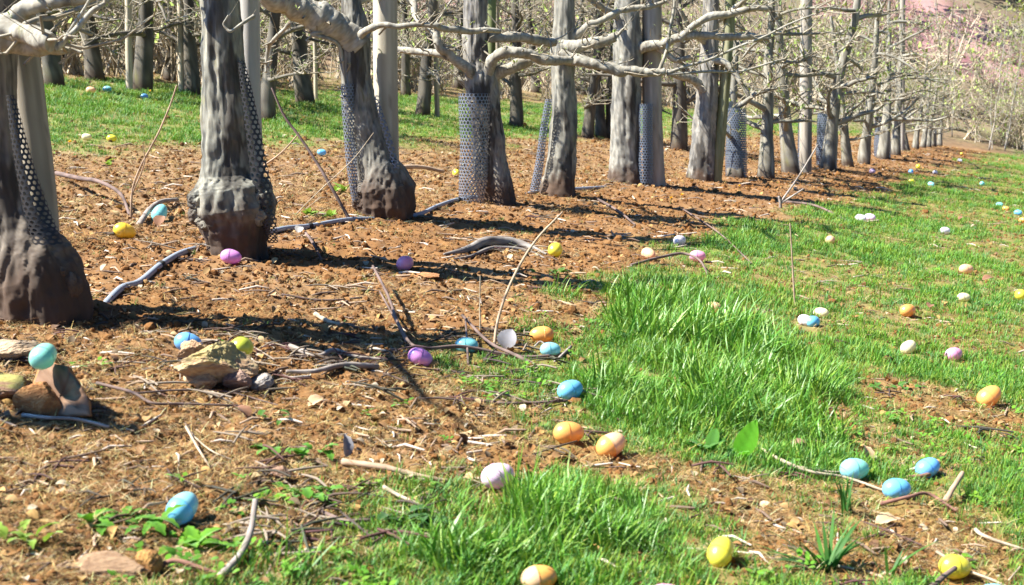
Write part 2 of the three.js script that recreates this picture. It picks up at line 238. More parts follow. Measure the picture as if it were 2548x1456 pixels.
// trees of the front row that stand near, laid out one by one
const TREES = [
  { base: [110, 780], label: 'massive leaning apple tree trunk with swollen dark foot, nearest the camera', cat: 'tree', bark: { dark: 0.2, light: [0.301, 0.253, 0.194], mid: [0.090, 0.075, 0.063], stain: 0.18, scarsAndShade: [[44, 520, 26, 110], [10, 640, 34, 70]] },
    trunk: [[-40, -500, 100], [-25, -300, 120], [-20, -100, 130], [-18, 100, 104], [-8, 250, 96], [0, 400, 108], [20, 530, 128], [42, 595, 156], [66, 640, 190], [90, 690, 220], [102, 750, 224], [108, 800, 222], [112, 850, 226]],
    limbs: [[[-60, 60, 66, 0.05], [10, 74, 58, 0.11], [60, 84, 50, 0.14], [100, 98, 52, 0.16], [128, 106, 46, 0.17]], [[20, 95, 60, 0.1], [100, 116, 48, 0.12], [150, 126, 22, 0.12], [204, 131, 8, 0.12]], [[-20, 80, 60, 0.02], [60, 22, 40, 0.05], [150, 2, 32, 0.08], [290, -30, 22, 0.1]], [[138, 122, 16, 0.15], [170, 90, 14, 0.15], [207, 54, 13, 0.14], [245, 18, 11, 0.14], [285, -8, 8, 0.12]], [[148, 112, 9, 0.13], [185, 58, 8, 0.13], [222, 0, 7, 0.13], [240, -50, 5, 0.13]], [[60, 62, 12, 0.1], [130, 45, 13, 0.05], [180, 28, 12, 0], [250, 2, 9, -0.05]]],
    burl: [[122, 678, 92, 56, 0.07], [172, 712, 60, 74, 0.05], [60, 660, 70, 50, 0.06]], shoots: 3 },
  { base: [592, 630], label: 'upright apple tree with pale lumpy burl and dark hollow, purple egg at its foot', cat: 'tree', bark: { dark: 0.28, light: [0.372, 0.355, 0.280], mid: [0.091, 0.091, 0.078], moss: 0.12, stain: 0.15, scarsAndShade: [[538, 60, 16, 75], [588, 210, 17, 90], [590, 340, 22, 80], [600, 440, 34, 30], [600, 610, 60, 30]] },  // trunk patches mix charred bark with painted flank shade
    trunk: [[535, -500, 60], [540, -320, 74], [543, -150, 86], [546, 0, 94], [553, 150, 108], [562, 300, 124], [565, 390, 126], [566, 435, 140], [572, 470, 190], [580, 520, 206], [586, 560, 170], [590, 605, 148], [592, 660, 160], [592, 700, 166]],
    limbs: [[[560, -60, 60, 0], [470, -120, 46, 0.05], [330, -150, 34, 0.1]], [[620, -40, 40, 0], [760, -110, 30, -0.1], [900, -220, 20, -0.2]], [[632, 40, 9, 0.06], [600, 60, 8, 0.1], [572, 78, 7, 0.12], [556, 60, 5, 0.12], [568, 38, 4, 0.12]]],
    burl: [[498, 498, 66, 56, 0.08], [540, 482, 76, 52, 0.12], [596, 500, 70, 44, 0.12], [632, 536, 76, 54, 0.1], [528, 548, 80, 60, 0.1], [648, 494, 52, 50, 0.08], [580, 545, 90, 50, 0.1], [490, 535, 44, 50, 0.1]], shoots: 2 },
  { base: [955, 537], label: 'bent apple tree on a rounded root burl with one heavy limb reaching over it', cat: 'tree', bark: { dark: 0.22, light: [0.298, 0.280, 0.231], mid: [0.083, 0.083, 0.073], moss: 0.25, stain: 0.17, scarsAndShade: [[893, 160, 22, 60], [960, 530, 60, 20]] },
    trunk: [[852, -420, 20], [858, -240, 30], [866, -60, 42], [876, 20, 52], [884, 75, 70], [882, 130, 76], [886, 200, 76], [898, 280, 80], [914, 350, 84], [934, 410, 96], [946, 436, 116], [953, 470, 142], [956, 512, 148], [954, 545, 134], [954, 585, 126]],
    limbs: [[[890, 108, 76, 0], [850, 78, 74, 0.03], [800, 46, 70, 0.06], [740, 18, 68, 0.1], [685, -6, 66, 0.14], [600, -60, 56, 0.2], [480, -150, 40, 0.25]], [[895, 92, 20, 0.05], [925, 70, 16, 0.1], [965, 62, 15, 0.12], [1030, 61, 14, 0.12], [1085, 63, 15, 0.12], [1110, 72, 18, 0.1], [1170, 78, 14, 0.05], [1245, 78, 12, 0]], [[806, 78, 12, 0.08], [776, 86, 10, 0.1], [840, 110, 9, 0.06], [858, 180, 7, 0.04], [870, 260, 5, 0.04]], [[720, 58, 10, -0.2], [690, 90, 10, -0.25], [668, 120, 9, -0.3], [662, 180, 7, -0.3]], [[1080, 66, 6, 0.1], [1110, 20, 6, 0.1], [1150, -30, 5, 0.1]]],
    burl: [[920, 468, 78, 46, 0.05], [972, 466, 84, 48, 0.05], [908, 505, 56, 54, 0.03], [1000, 500, 50, 60, 0.03], [945, 500, 90, 50, 0.05]], shoots: 3 },
  { base: [1228, 504], label: 'apple tree half wrapped in a pale hexagonal guard with many limbs above it', cat: 'tree', bark: { dark: 0.2, light: [0.330, 0.305, 0.257], mid: [0.104, 0.098, 0.094], stain: 0.1, scarsAndShade: [[1190, 230, 20, 30], [1200, 130, 20, 30], [1196, 330, 46, 110], [1196, 440, 46, 90]] },  // last two patches paint shade on the bark behind the guard holes
    trunk: [[1180, -420, 34], [1184, -240, 44], [1186, -60, 54], [1184, 60, 60], [1184, 130, 66], [1196, 200, 80], [1206, 260, 74], [1214, 330, 76], [1222, 420, 84], [1230, 490, 96], [1232, 515, 104], [1232, 545, 108]],
    limbs: [[[1196, 205, 34, 0.02], [1166, 172, 28, 0.06], [1130, 148, 24, 0.08], [1096, 122, 22, 0.1], [1086, 92, 20, 0.1], [1084, 66, 16, 0.1]], [[1120, 142, 18, 0.08], [1060, 130, 17, 0.02], [1000, 124, 16, -0.06], [940, 118, 12, -0.12]], [[1212, 180, 30, 0.03], [1224, 150, 28, 0.07], [1256, 130, 27, 0.1], [1305, 132, 26, 0.1], [1340, 146, 26, 0.08], [1385, 150, 24, 0.04], [1420, 150, 20, 0]], [[1222, 198, 32, 0], [1250, 176, 32, 0.02], [1285, 162, 30, 0.02], [1322, 152, 20, 0]], [[1210, 90, 24, -0.05], [1270, 92, 26, -0.12], [1330, 98, 25, -0.2], [1380, 104, 22, -0.3]], [[1085, 95, 10, 0.1], [1040, 50, 14, 0.02], [1030, 10, 18, -0.1], [1020, -60, 16, -0.2]], [[1190, 240, 22, 0.02], [1172, 258, 18, 0], [1160, 210, 14, 0], [1140, 190, 10, 0]]],
    shoots: 4, leafy: 0.5 },
  { base: [1386, 486], label: 'straight apple tree with sunlit edge and dark streaked foot, fifth in the row', cat: 'tree', bark: { dark: 0.28, light: [0.380, 0.359, 0.289], mid: [0.091, 0.089, 0.078], stain: 0.1, scarsAndShade: [[1412, 430, 16, 45], [1408, 300, 8, 30]] },
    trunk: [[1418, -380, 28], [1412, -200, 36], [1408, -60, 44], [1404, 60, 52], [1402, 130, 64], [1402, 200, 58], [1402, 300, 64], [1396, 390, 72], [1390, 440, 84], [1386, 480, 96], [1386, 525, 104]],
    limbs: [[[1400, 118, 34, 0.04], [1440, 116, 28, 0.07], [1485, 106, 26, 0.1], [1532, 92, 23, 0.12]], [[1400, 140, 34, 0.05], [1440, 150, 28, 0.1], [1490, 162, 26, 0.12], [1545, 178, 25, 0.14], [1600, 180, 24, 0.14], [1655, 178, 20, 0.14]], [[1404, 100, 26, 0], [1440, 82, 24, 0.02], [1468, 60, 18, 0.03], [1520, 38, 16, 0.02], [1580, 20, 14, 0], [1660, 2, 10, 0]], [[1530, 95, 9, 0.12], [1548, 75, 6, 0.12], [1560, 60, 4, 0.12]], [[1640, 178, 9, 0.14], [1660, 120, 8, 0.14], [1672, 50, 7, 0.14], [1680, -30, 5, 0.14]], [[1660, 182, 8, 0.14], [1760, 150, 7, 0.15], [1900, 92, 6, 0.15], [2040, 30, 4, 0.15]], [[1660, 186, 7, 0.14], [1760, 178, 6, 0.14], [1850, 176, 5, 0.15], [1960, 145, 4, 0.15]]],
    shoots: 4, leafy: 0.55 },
  { base: [1556, 452], label: 'apple tree with broad flared foot beside a meshed stake, sixth in the row', cat: 'tree', bark: { dark: 0.22, light: [0.380, 0.359, 0.298], mid: [0.101, 0.098, 0.087], stain: 0.1, scarsAndShade: [[1568, 240, 16, 60]] },
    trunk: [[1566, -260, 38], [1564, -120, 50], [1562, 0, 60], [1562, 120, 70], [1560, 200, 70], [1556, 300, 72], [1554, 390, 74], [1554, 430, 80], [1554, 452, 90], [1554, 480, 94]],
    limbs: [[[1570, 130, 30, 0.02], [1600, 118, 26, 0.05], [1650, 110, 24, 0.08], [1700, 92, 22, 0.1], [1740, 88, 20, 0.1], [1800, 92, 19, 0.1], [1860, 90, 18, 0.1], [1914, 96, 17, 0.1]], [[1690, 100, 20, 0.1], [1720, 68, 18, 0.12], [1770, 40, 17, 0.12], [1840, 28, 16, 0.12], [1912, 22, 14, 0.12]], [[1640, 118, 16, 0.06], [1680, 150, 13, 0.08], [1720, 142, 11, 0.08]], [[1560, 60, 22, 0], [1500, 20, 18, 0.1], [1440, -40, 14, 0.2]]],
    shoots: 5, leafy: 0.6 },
  { base: [1745, 446], label: 'leaning apple tree with lit left flank and black patched foot, seventh in the row', cat: 'tree', bark: { dark: 0.3, light: [0.388, 0.355, 0.298], mid: [0.117, 0.112, 0.103], stain: 0.06, scarsAndShade: [[1745, 410, 20, 40], [1740, 370, 14, 20]] },
    trunk: [[1782, -170, 26], [1774, -60, 34], [1770, 0, 38], [1766, 120, 44], [1762, 190, 52], [1758, 260, 56], [1752, 340, 60], [1746, 400, 64], [1742, 445, 72], [1742, 475, 76]],
    limbs: [[[1752, 225, 24, 0.03], [1728, 202, 22, 0.06], [1690, 188, 20, 0.1], [1655, 180, 16, 0.12]], [[1768, 150, 20, 0.04], [1810, 160, 16, 0.1], [1840, 200, 13, 0.14], [1862, 240, 11, 0.16]], [[1770, 60, 18, 0], [1830, 20, 14, 0.1], [1900, -40, 10, 0.2]], [[1765, 110, 18, 0], [1715, 70, 14, 0.1], [1690, 20, 10, 0.15]]], shoots: 6, leafy: 0.6 },
];
const rowGroup = 'apple trees of the front row';
// real limbs are crooked: a bend and a knot between the laid-out points, a collar at the trunk
function kinked(P, R) { const A = [], B = []; P.forEach((p, k) => { A.push(p); B.push(R[k] * (k ? rr(0.9, 1.12) : 1.22)); if (k < P.length - 1) { const d = p.distanceTo(P[k + 1]), j = Math.min(0.07 * d, R[k] * 0.9); A.push(p.clone().lerp(P[k + 1], rr(0.35, 0.65)).add(V(rr(-j, j), rr(-j, j), rr(-j, j)))); B.push((R[k] + R[k + 1]) / 2 * rr(0.86, 1.08)); } }); return [A, B]; }
const zOf = {};
TREES.forEach((T, i) => {
  seed(100 + i);
  const b = onGround(...T.base), z = b.z, t = thing('apple_tree', T.label, T.cat, null, rowGroup); zOf[i] = z;
  const near = i < 4, col = barkCol({ base: b.y, ...T.bark, scarsAndShade: (T.bark.scarsAndShade ?? []).map(([px, py, w, h]) => { const c = atPlane(px, py, z); return [c.x, c.y, wide(w, c), wide(h, c)]; }) });
  const g = new G(), [P, R] = layout(T.trunk, z);
  g.tube(P, R, near ? 120 : 60, { amp: 0.17, freq: 24, stretch: 0.3, flute: 0.14, ridge: 0.06, col, sub: near ? 26 : 16 });
  mesh('trunk', g.build(), M.bark, t);
  for (const [px, py, w, h, off] of T.burl ?? []) {
    const c = atPlane(px, py, z + R[Math.min(R.length - 1, 8)] * (i ? 0.45 : 0.35)), s = wide(w, c) / 2, q = wide(h, c) / 2, geo = new THREE.IcosahedronGeometry(1, 14), a = geo.attributes.position, cc = new Float32Array(a.count * 3);
    for (let k = 0; k < a.count; k++) { let x = a.getX(k), y = a.getY(k), zz = a.getZ(k); const r = 1 + 0.34 * fbm(x * 2.1 + i, y * 2.1, zz * 2.1 + px, 4); x = c.x + x * r * s; y = c.y + y * r * q; zz = c.z + zz * r * s * 0.85; a.setXYZ(k, x, y, zz); cc.set(col(x, y + 0.03, zz, 0, 0), k * 3); }
    geo.setAttribute('color', new THREE.BufferAttribute(cc, 3)); geo.computeVertexNormals(); mesh('burl', geo, M.bark, t);
  }
  const gt = new G(), gl = new G(), lc = barkCol({ base: -9, light: [0.44, 0.415, 0.34], mid: [0.22, 0.195, 0.15], dark: 0.14, moss: 0.1, s: 1.4 });
  for (const L of T.limbs) {
    const g2 = new G(), [LP, LR] = kinked(...layout(L, z)); const thin = LR[0] < 0.008; g2.tube(LP, LR, thin ? 8 : 26, { amp: thin ? 0.12 : 0.24, freq: 30, stretch: 0.8, ridge: thin ? 0 : 0.06, col: lc, sub: 9 });
    mesh('limb', g2.build(), M.bark, t); shoots(gt, gl, new THREE.CatmullRomCurve3(LP), LR[LR.length - 1], Math.max(2, T.shoots + (thin ? -2 : 0)), { len: 0.2, leaf: T.leafy ?? 0.3, thick: 0.8, forks: 1, size: 0.02, nr: 5 });
  }
  // stubby fruiting spurs along the limbs
  for (const L of T.limbs) { const [LP, LR] = layout(L, z), cv = new THREE.CatmullRomCurve3(LP), len = cv.getLength(); if (LR[0] < 0.006) continue; for (let k = 0; k < len * 26; k++) { const u = rr(0.08, 1), p = cv.getPoint(u), r = lerp(LR[0], LR[LR.length - 1], u), d = V(rr(-1, 1), rr(-0.5, 1.2), rr(-1, 1)).normalize(), q = p.clone().addScaledVector(d, r + rr(0.012, 0.05)), w = q.clone().add(V(rr(-1, 1), rr(-0.2, 1), rr(-1, 1)).multiplyScalar(0.014)); gt.tube([p, q, w], [0.0034, 0.0026, 0.0016].map((v) => v * rr(0.8, 1.5)), 5, { col: twigCol, cap: false }); if (rnd() < 0.35) leafCluster(gl, w, 3, 0.014); } }
  // the crown above the picture
  for (let k = 0; k < 2; k++) {
    const u = rr(0.02, 0.22), p = new THREE.CatmullRomCurve3(P).getPoint(u), yaw = rr(0, 6.28), L = rr(0.5, 0.9), q = [p]; let d = V(Math.cos(yaw), rr(0.1, 0.5), Math.sin(yaw)).normalize(), c = p.clone();
    for (let s = 0; s < 4; s++) { d.add(V(rr(-0.3, 0.3), rr(-0.15, 0.25), rr(-0.3, 0.3))).normalize(); c = c.clone().addScaledVector(d, L / 4); q.push(c); }
    const r = rr(0.012, 0.02); mesh('limb', new G().tube(q, [r, r * 0.85, r * 0.7, r * 0.5, r * 0.3], 8, { col: lc, sub: 2 }).build(), M.bark, t); shoots(gt, gl, new THREE.CatmullRomCurve3(q), r, 6, { len: 0.3, leaf: 0.3, forks: 1 });
  }
  if (gt.i.length) mesh('twigs', gt.build(), M.twig, t, 'stuff'); if (gl.i.length) mesh('leaves', gl.build(), M.leaf, t, 'stuff');
});

// trees grown by rule: the rest of the front row, the rows behind, the wood
function growTree(s, { h = 2.6, r = 0.06, limbs = 9, low = 0.5, reach = 0.9, sub = 9, forks = 3, leaf = 0.5, lean = 0.05, nr = 12, bark = {}, leafSize = 0.024, thick = 1, mats, upward = 0.25, fat = 1 } = {}) {
  seed(s); const root = new THREE.Group(), col = barkCol({ base: 0, stain: 0.08, ...bark }), P = [], R = []; let x = 0, z = 0; const lx = rr(-lean, lean), lz = rr(-lean, lean);
  for (let k = 0; k <= 9; k++) { const t = k / 9; P.push(V(x, t * h - 0.05, z)); R.push(r * (t < 0.05 ? 1.25 : t < 0.16 ? 1.06 : 1 - t * 0.75)); x += lx + rr(-0.02, 0.02); z += lz + rr(-0.02, 0.02); }
  mesh('trunk', new G().tube(P, R, nr, { amp: 0.15, freq: 22, flute: 0.12, col, sub: 4 }).build(), M.bark, root);
  const curve = new THREE.CatmullRomCurve3(P), gt = new G(), gl = new G(), lc = barkCol({ base: -9, dark: 0.1, moss: 0.12, s: 1.4, ...(bark.light ? { light: bark.light, mid: bark.mid } : {}) });
  for (let k = 0; k < limbs; k++) {
    const u = clamp((low + (h - low) * Math.pow(k / limbs, 1.1) * 0.9 + rr(-0.05, 0.05)) / h), p = curve.getPoint(u), yaw = k * 2.4 + rr(-0.5, 0.5), L = reach * rr(0.6, 1.15) * (1 - 0.45 * u); let d = V(Math.cos(yaw), rr(-0.1, upward + 0.2), Math.sin(yaw)).normalize(), c = p.clone(); const q = [p];
    for (let j = 0; j < 4; j++) { d.add(V(rr(-0.35, 0.35), rr(-0.3, 0.3), rr(-0.35, 0.35))).normalize(); c = c.clone().addScaledVector(d, L / 4); q.push(c); }
    const lr = fat * r * rr(0.24, 0.4) * (1 - 0.4 * u); mesh('limb', new G().tube(q, [lr, lr * 0.85, lr * 0.7, lr * 0.55, lr * 0.3], Math.min(8, nr), { amp: 0.12, freq: 30, col: lc, sub: 2 }).build(), M.bark, root);
    shoots(gt, gl, new THREE.CatmullRomCurve3(q), lr, sub, { len: reach * 0.36, leaf, forks, size: leafSize, thick, nr: 4, from: 0.1 });
  }
  mesh('twigs', gt.build(), mats?.twig ?? M.twig, root, 'stuff'); if (gl.i.length) mesh('leaves', gl.build(), mats?.leaf ?? M.leaf, root, 'stuff');
  return root;
}
function plantTree(root, name, label, pos, yaw, s, group) { root.name = numbered(name); scene.add(root); root.position.copy(pos); root.rotation.y = yaw; root.scale.setScalar(s); return tag(root, label, 'tree', group); }

const paleBark = { light: [0.40, 0.38, 0.31], mid: [0.13, 0.118, 0.09], dark: 0.36, stain: 0.07 };
const rowProto = [0, 1, 2, 3].map((k) => growTree(300 + k, { h: 2.05, r: 0.07, low: 0.46, reach: 0.85, limbs: 12, sub: 7, forks: 2, leaf: 0.6, leafSize: 0.042, thick: 1.35, fat: 1.3, bark: paleBark, nr: 20, lean: 0.035 }));
const ordinals = ['eighth', 'ninth', 'tenth', 'eleventh', 'twelfth', 'thirteenth', 'fourteenth', 'fifteenth', 'sixteenth', 'seventeenth', 'eighteenth', 'nineteenth', 'twentieth', 'twenty-first', 'twenty-second'];
// [px, py of the foot, trunk width px]
const rowSpots = [[1832, 441, 46], [1906, 441, 44], [1970, 432, 46], [2057, 421, 44], [2112, 413, 30], [2150, 408, 34], [2196, 395, 32], [2228, 386, 28], [2256, 376, 22], [2278, 370, 18], [2296, 367, 16], [2310, 366, 15], [2324, 365, 14], [2338, 364, 14]];
const used = new Set();
rowSpots.forEach(([px, py, w], i) => {
  const p = onGround(px, py, 0, false), k = i % 4, s = wide(w, p) / 0.165; seed(700 + i);
  const label = `apple tree ${ordinals[i]} along the receding front row, ${['slim pale trunk in a blue grey wrap', 'dark trunk leaning towards the aisle', 'pale trunk beside a grey stake', 'stout trunk with sunlit upper part', 'thin trunk behind drooping twigs', 'thin grey trunk', 'rounded grey trunk', 'short dark trunk', 'tiny pale trunk', 'tiny trunk', 'tiny trunk', 'tiny trunk', 'tiny trunk', 'last trunk before the brush'][i]}`;
  const root = used.has(k) ? rowProto[k].clone() : rowProto[k]; used.add(k); plantTree(root, 'apple_tree', label, p, rr(0, 6.28), clamp(s, 0.65, 1.15), rowGroup);
});
// two more of the row, just outside the picture, whose shade falls into it
[[1.78, 'apple tree of the front row just before the first trunk']].forEach(([zz, label], i) => { const x = ROW(zz) - 0.05, z = -zz, c = growTree(330 + i, { h: 1.15, r: 0.08, low: 0.7, reach: 0.4, limbs: 3, sub: 2, forks: 1, leaf: 0.2, bark: paleBark, nr: 16, lean: 0.02 }); plantTree(c, 'apple_tree', label, V(x, hSmooth(x, z), z), 1 + i, 1.1, rowGroup); });

// second row behind the grass strip and rows further back
const darkBark = { light: [0.2, 0.18, 0.14], mid: [0.07, 0.06, 0.048], dark: 0.5, moss: 0.2 };
const backProto = [0, 1, 2, 3].map((k) => growTree(400 + k, { h: 2.9, r: 0.075, low: 0.5, reach: 0.95, limbs: 11, sub: 13, forks: 3, leaf: 0.4, leafSize: 0.03, thick: 1.5, bark: darkBark, nr: 14, lean: 0.035 }));
const usedB = new Set();
function backTree(pos, i, s, label, group) { const k = i % 4, root = usedB.has(k) ? backProto[k].clone() : backProto[k]; usedB.add(k); seed(5000 + i * 7); return plantTree(root, 'apple_tree', label, pos, rr(0, 6.28), s, group); }
[[136, 214, 46], [238, 200, 42], [352, 226, 46], [478, 236, 36], [664, 300, 36], [762, 258, 42], [1050, 288, 34], [1284, 318, 32], [1462, 342, 26], [1496, 342, 22], [1518, 344, 22], [1690, 374, 40], [1010, 240, 24], [420, 200, 26]].forEach(([px, py, w], i) => { const p = onGround(px, py, 0, false); backTree(p, i, clamp(wide(w, p) / 0.155, 0.7, 1.3), 'second row apple tree ' + ['in blue mesh just right of the nearest post', 'with dark trunk, second from the nearest post', 'leaning, dark on its right side, above the blue egg', 'in a dark wrap touching the edge of the burled trunk', 'seen just right of the burled trunk and its post', 'with black trunk midway between burled and bent trunks', 'with black foot, left of the pale guard', 'with leaning dark foot, right of the pale guard', 'first of three slim trunks, left of the broad footed trunk', 'second of three slim trunks, left of the broad footed trunk', 'third of three slim trunks, left of the broad footed trunk', 'dark and leaning, between the meshed stake and seventh trunk', 'thin and far, behind the post of the bent trunk', 'thin and far, left of the one in a dark wrap'][i], 'apple trees of the second row'); });
seed(61); let nb = 20;
for (let row = 0; row < 5; row++) for (let k = 0; k < 16; k++) {
  const d = -7.2 - row * 3.1 + rr(-0.3, 0.3), zz = 6.5 + k * 1.45 + rr(-0.4, 0.4) + row * 0.6, x = ROW(zz) + d * 1.105; if (Math.abs(x) > 0.47 * zz + 1.2 || zz > 31) continue;
  const st = seedState; backTree(V(x, hSmooth(x, -zz), -zz), nb++, rr(0.8, 1.15), 'bare apple tree among the crowded rows far behind the grass strip', 'apple trees of the rows far behind'); seed(st % 99991 + k);
}

// brush along the end of the aisle and the wood on the hillside
const shrubProto = [0, 1, 2].map((k) => growTree(500 + k, { h: 2.6, r: 0.014, low: 0.25, reach: 0.9, limbs: 13, sub: 8, forks: 2, leaf: 0.45, bark: { light: [0.5, 0.46, 0.4], mid: [0.34, 0.3, 0.25], dark: 0.05 }, nr: 6, lean: 0.05, leafSize: 0.05, thick: 1.6, upward: 0.8 }));
seed(71);
for (let k = 0; k < 40; k++) { const x = k < 22 ? rr(7.2, 14) : rr(-6, 14), zz = k < 22 ? rr(26.5, 30) : rr(29, 40), c = k < 3 ? shrubProto[k] : shrubProto[k % 3].clone(); plantTree(c, 'bare_shrub', 'thin bare grey shrub in the brush where the aisle ends', V(x, hSmooth(x, -zz) - 0.02, -zz), rr(0, 6.28), rr(0.7, 1.25), 'bare shrubs at the end of the aisle'); c.userData.category = 'shrub'; }
const woodProto = [0, 1].map((k) => growTree(540 + k, { h: 7, r: 0.1, low: 1.4, reach: 2.2, limbs: 13, sub: 9, forks: 2, leaf: 0.2, bark: { light: [0.36, 0.31, 0.27], mid: [0.22, 0.18, 0.15], dark: 0.1 }, nr: 7, leafSize: 0.1, thick: 3, upward: 0.7 }));
seed(81);
for (let k = 0; k < 32; k++) { const zz = rr(33, 66), x = rr(-0.5, 0.5) * zz, c = k < 2 ? woodProto[k] : woodProto[k % 2].clone(); plantTree(c, 'bare_tree', 'bare tree standing in the wood on the far hillside', V(x, hSmooth(x, -zz) - 0.05, -zz), rr(0, 6.28), rr(0.6, 1.2), 'bare trees of the hillside wood'); }
const PINK = [[0.40, 0.21, 0.23], [0.34, 0.18, 0.18], [0.44, 0.29, 0.27]], LIME = [[0.3, 0.34, 0.06], [0.38, 0.38, 0.08], [0.24, 0.3, 0.06]];
function blossomTree(s, pal, { h = 4, spread = 1.6, n = 1500, size = 0.11 } = {}) {
  const root = growTree(s, { h, r: 0.05, low: 0.5, reach: spread * 0.8, limbs: 9, sub: 6, forks: 2, leaf: 0, nr: 6, thick: 2, upward: 0.8 }), g = new G(); seed(s + 9);
  for (let k = 0; k < n; k++) { const a = rr(0, 6.28), v = rr(-1, 1), q = Math.cbrt(rnd()), rad = Math.sqrt(1 - v * v) * q * spread * (0.75 + 0.35 * vnoise(a * 1.5, v * 2, s)), p = V(Math.cos(a) * rad, h * 0.58 + v * q * h * 0.42, Math.sin(a) * rad); if (fbm(p.x * 1.4, p.y * 1.4, p.z * 1.4 + s, 2) < -0.12) continue; g.blade(p, rr(0, 6.28), size * rr(0.6, 1.3), size * 0.7, rr(-0.6, 1.4), 0.6, pal[Math.floor(rnd() * 3)], 1, (t) => t < 0.5 ? 1 : 0.4); }
  mesh('blossom', g.build(), M.blossom, root, 'stuff'); return root;
}
[[11.6, 38, 1.3], [14.5, 41, 1.2], [10.2, 47, 1.4], [13.4, 52, 1.5], [17, 48, 1.3], [7.5, 52, 1.3], [16, 56, 1.5]].forEach(([x, zz, s], i) => plantTree(blossomTree(600 + i, PINK), 'blossom_tree', 'small tree hazed with mauve pink buds high on the far hillside', V(x, hSmooth(x, -zz), -zz), i, s, 'pink budding trees on the hillside'));
plantTree(blossomTree(630, LIME, { h: 3.4, spread: 1.3, n: 900, size: 0.085 }), 'budding_bush', 'yellow green budding bush behind the brush at the aisle end', V(12.4, hSmooth(12.4, -30), -30), 0, 1.1).userData.category = 'bush';

// brushwood between and beyond the far rows, too tangled to count
{
  const geo = (s) => { seed(s); const g = new G(), cl = () => { const q = rr(0.6, 1.15); return [q, q * 0.95, q * 0.88]; };
    for (let k = 0; k < 15; k++) { const a = rr(0, 6.28), sp = rr(0.05, 0.5), h = rr(0.45, 1.1), p = [V(rr(-0.15, 0.15), -0.03, rr(-0.15, 0.15)), V(Math.cos(a) * sp * 0.4, h * 0.5, Math.sin(a) * sp * 0.4), V(Math.cos(a) * sp, h, Math.sin(a) * sp)], c0 = cl(); g.tube(p, [0.011, 0.008, 0.003], 3, { col: () => c0, cap: false });
      for (let j = 0; j < 5; j++) { const b = p[1].clone().lerp(p[2], rnd()), e = V(rr(-1, 1), rr(-0.4, 1), rr(-1, 1)).multiplyScalar(0.26), c1 = cl(); g.tube([b, b.clone().add(e)], [0.006, 0.002], 3, { col: () => c1, cap: false }); if (rnd() < 0.7) g.blade(b.clone().add(e), rr(0, 6), 0.05, 0.03, rr(0, 1.4), 0.4, [0.75, 1.15, 0.3], 1, (t) => 1 - 0.5 * t); } }
    return g.build(); };
  const geos = [geo(91), geo(92), geo(93)], lists = [[[], []], [[], []], [[], []]], m = new THREE.Matrix4(), q = new THREE.Quaternion(); seed(94);
  for (let k = 0; k < 2600; k++) {
    const zz = 9 * Math.pow(7, rnd()), x = rr(-0.56, 0.56) * zz, d = across(x, -zz); const inRow = d > -5.6 && zz < 27.5 + 0.1 * x; if (inRow || (d > -0.6 && zz < 26)) continue; if (d > -12 && zz < 26 && rnd() < 0.45) continue; if (x > 3 && rnd() < 0.5) continue;
    const s = rr(0.5, 1.25) * (zz > 26 ? rr(0.9, 2.1) : 1), c = mix([0.37, 0.325, 0.245], [0.54, 0.475, 0.375], rnd()); q.setFromEuler(new THREE.Euler(rr(-0.2, 0.2), rr(0, 6.28), rr(-0.2, 0.2))); m.compose(V(x, hSmooth(x, -zz) - 0.02, -zz), q, V(s, s, s)); const L = lists[k % 3]; L[0].push(...m.elements); L[1].push(...(zz > 32 && rnd() < 0.3 ? mix(c, [0.42, 0.22, 0.22], 0.7) : c));
  }
  geos.forEach((g, i) => { const o = new THREE.InstancedMesh(g, M.twig, lists[i][0].length / 16); o.instanceMatrix.array.set(lists[i][0]); o.instanceColor = new THREE.InstancedBufferAttribute(new Float32Array(lists[i][1]), 3); o.name = numbered('brushwood'); o.castShadow = o.receiveShadow = true; tag(o, 'tangled bare brushwood behind the orchard rows and up the hillside', 'brushwood', null, 'stuff'); scene.add(o); });
}

// posts
function post(list, label, z, col, group) { seed(900 + (taken.wooden_post ?? 0)); const [P, R] = layout(list, z); return tag(mesh('wooden_post', new G().tube(P, R, 28, { amp: 0.05, freq: 30, stretch: 0.08, ridge: 0.025, col, sub: 10 }).build(), M.wood), label, 'post', group); }
const postGroup = 'weathered support posts along the front row';
post([[30, -400, 84], [44, 0, 80], [72, 250, 78], [102, 500, 78], [112, 640, 78], [116, 740, 78]], 'grained weathered post close behind the nearest trunk', zOf[0] - 0.11, woodCol([0.38, 0.33, 0.25], [0.25, 0.21, 0.155]), postGroup);
post([[616, -420, 58], [619, 0, 54], [622, 250, 54], [628, 450, 56], [632, 590, 56], [633, 640, 56]], 'pale grey post behind the trunk with the pale burl', zOf[1] - 0.13, woodCol([0.52, 0.49, 0.45], [0.36, 0.33, 0.3]), postGroup);
post([[956, -420, 62], [958, 0, 61], [960, 200, 61], [962, 350, 60], [964, 470, 60], [964, 530, 60]], 'pale sunlit post behind the bent trunk on its burl', zOf[2] - 0.12, woodCol([0.5, 0.46, 0.37], [0.34, 0.3, 0.24]), postGroup);
post([[1226, -260, 22], [1224, 0, 22], [1222, 150, 22], [1222, 300, 22], [1222, 470, 22], [1222, 500, 22]], 'narrow mossy green stake behind the guarded trunk', zOf[3] - 0.2, woodCol([0.2, 0.22, 0.1], [0.1, 0.12, 0.04], 0.7), postGroup);
post([[1622, -260, 50], [1622, 0, 48], [1622, 150, 48], [1624, 300, 48], [1628, 440, 54], [1630, 475, 58]], 'grey stake wrapped in dark mesh beside the broad footed trunk', zOf[5] - 0.02, woodCol([0.4, 0.36, 0.3], [0.26, 0.23, 0.19]), postGroup);
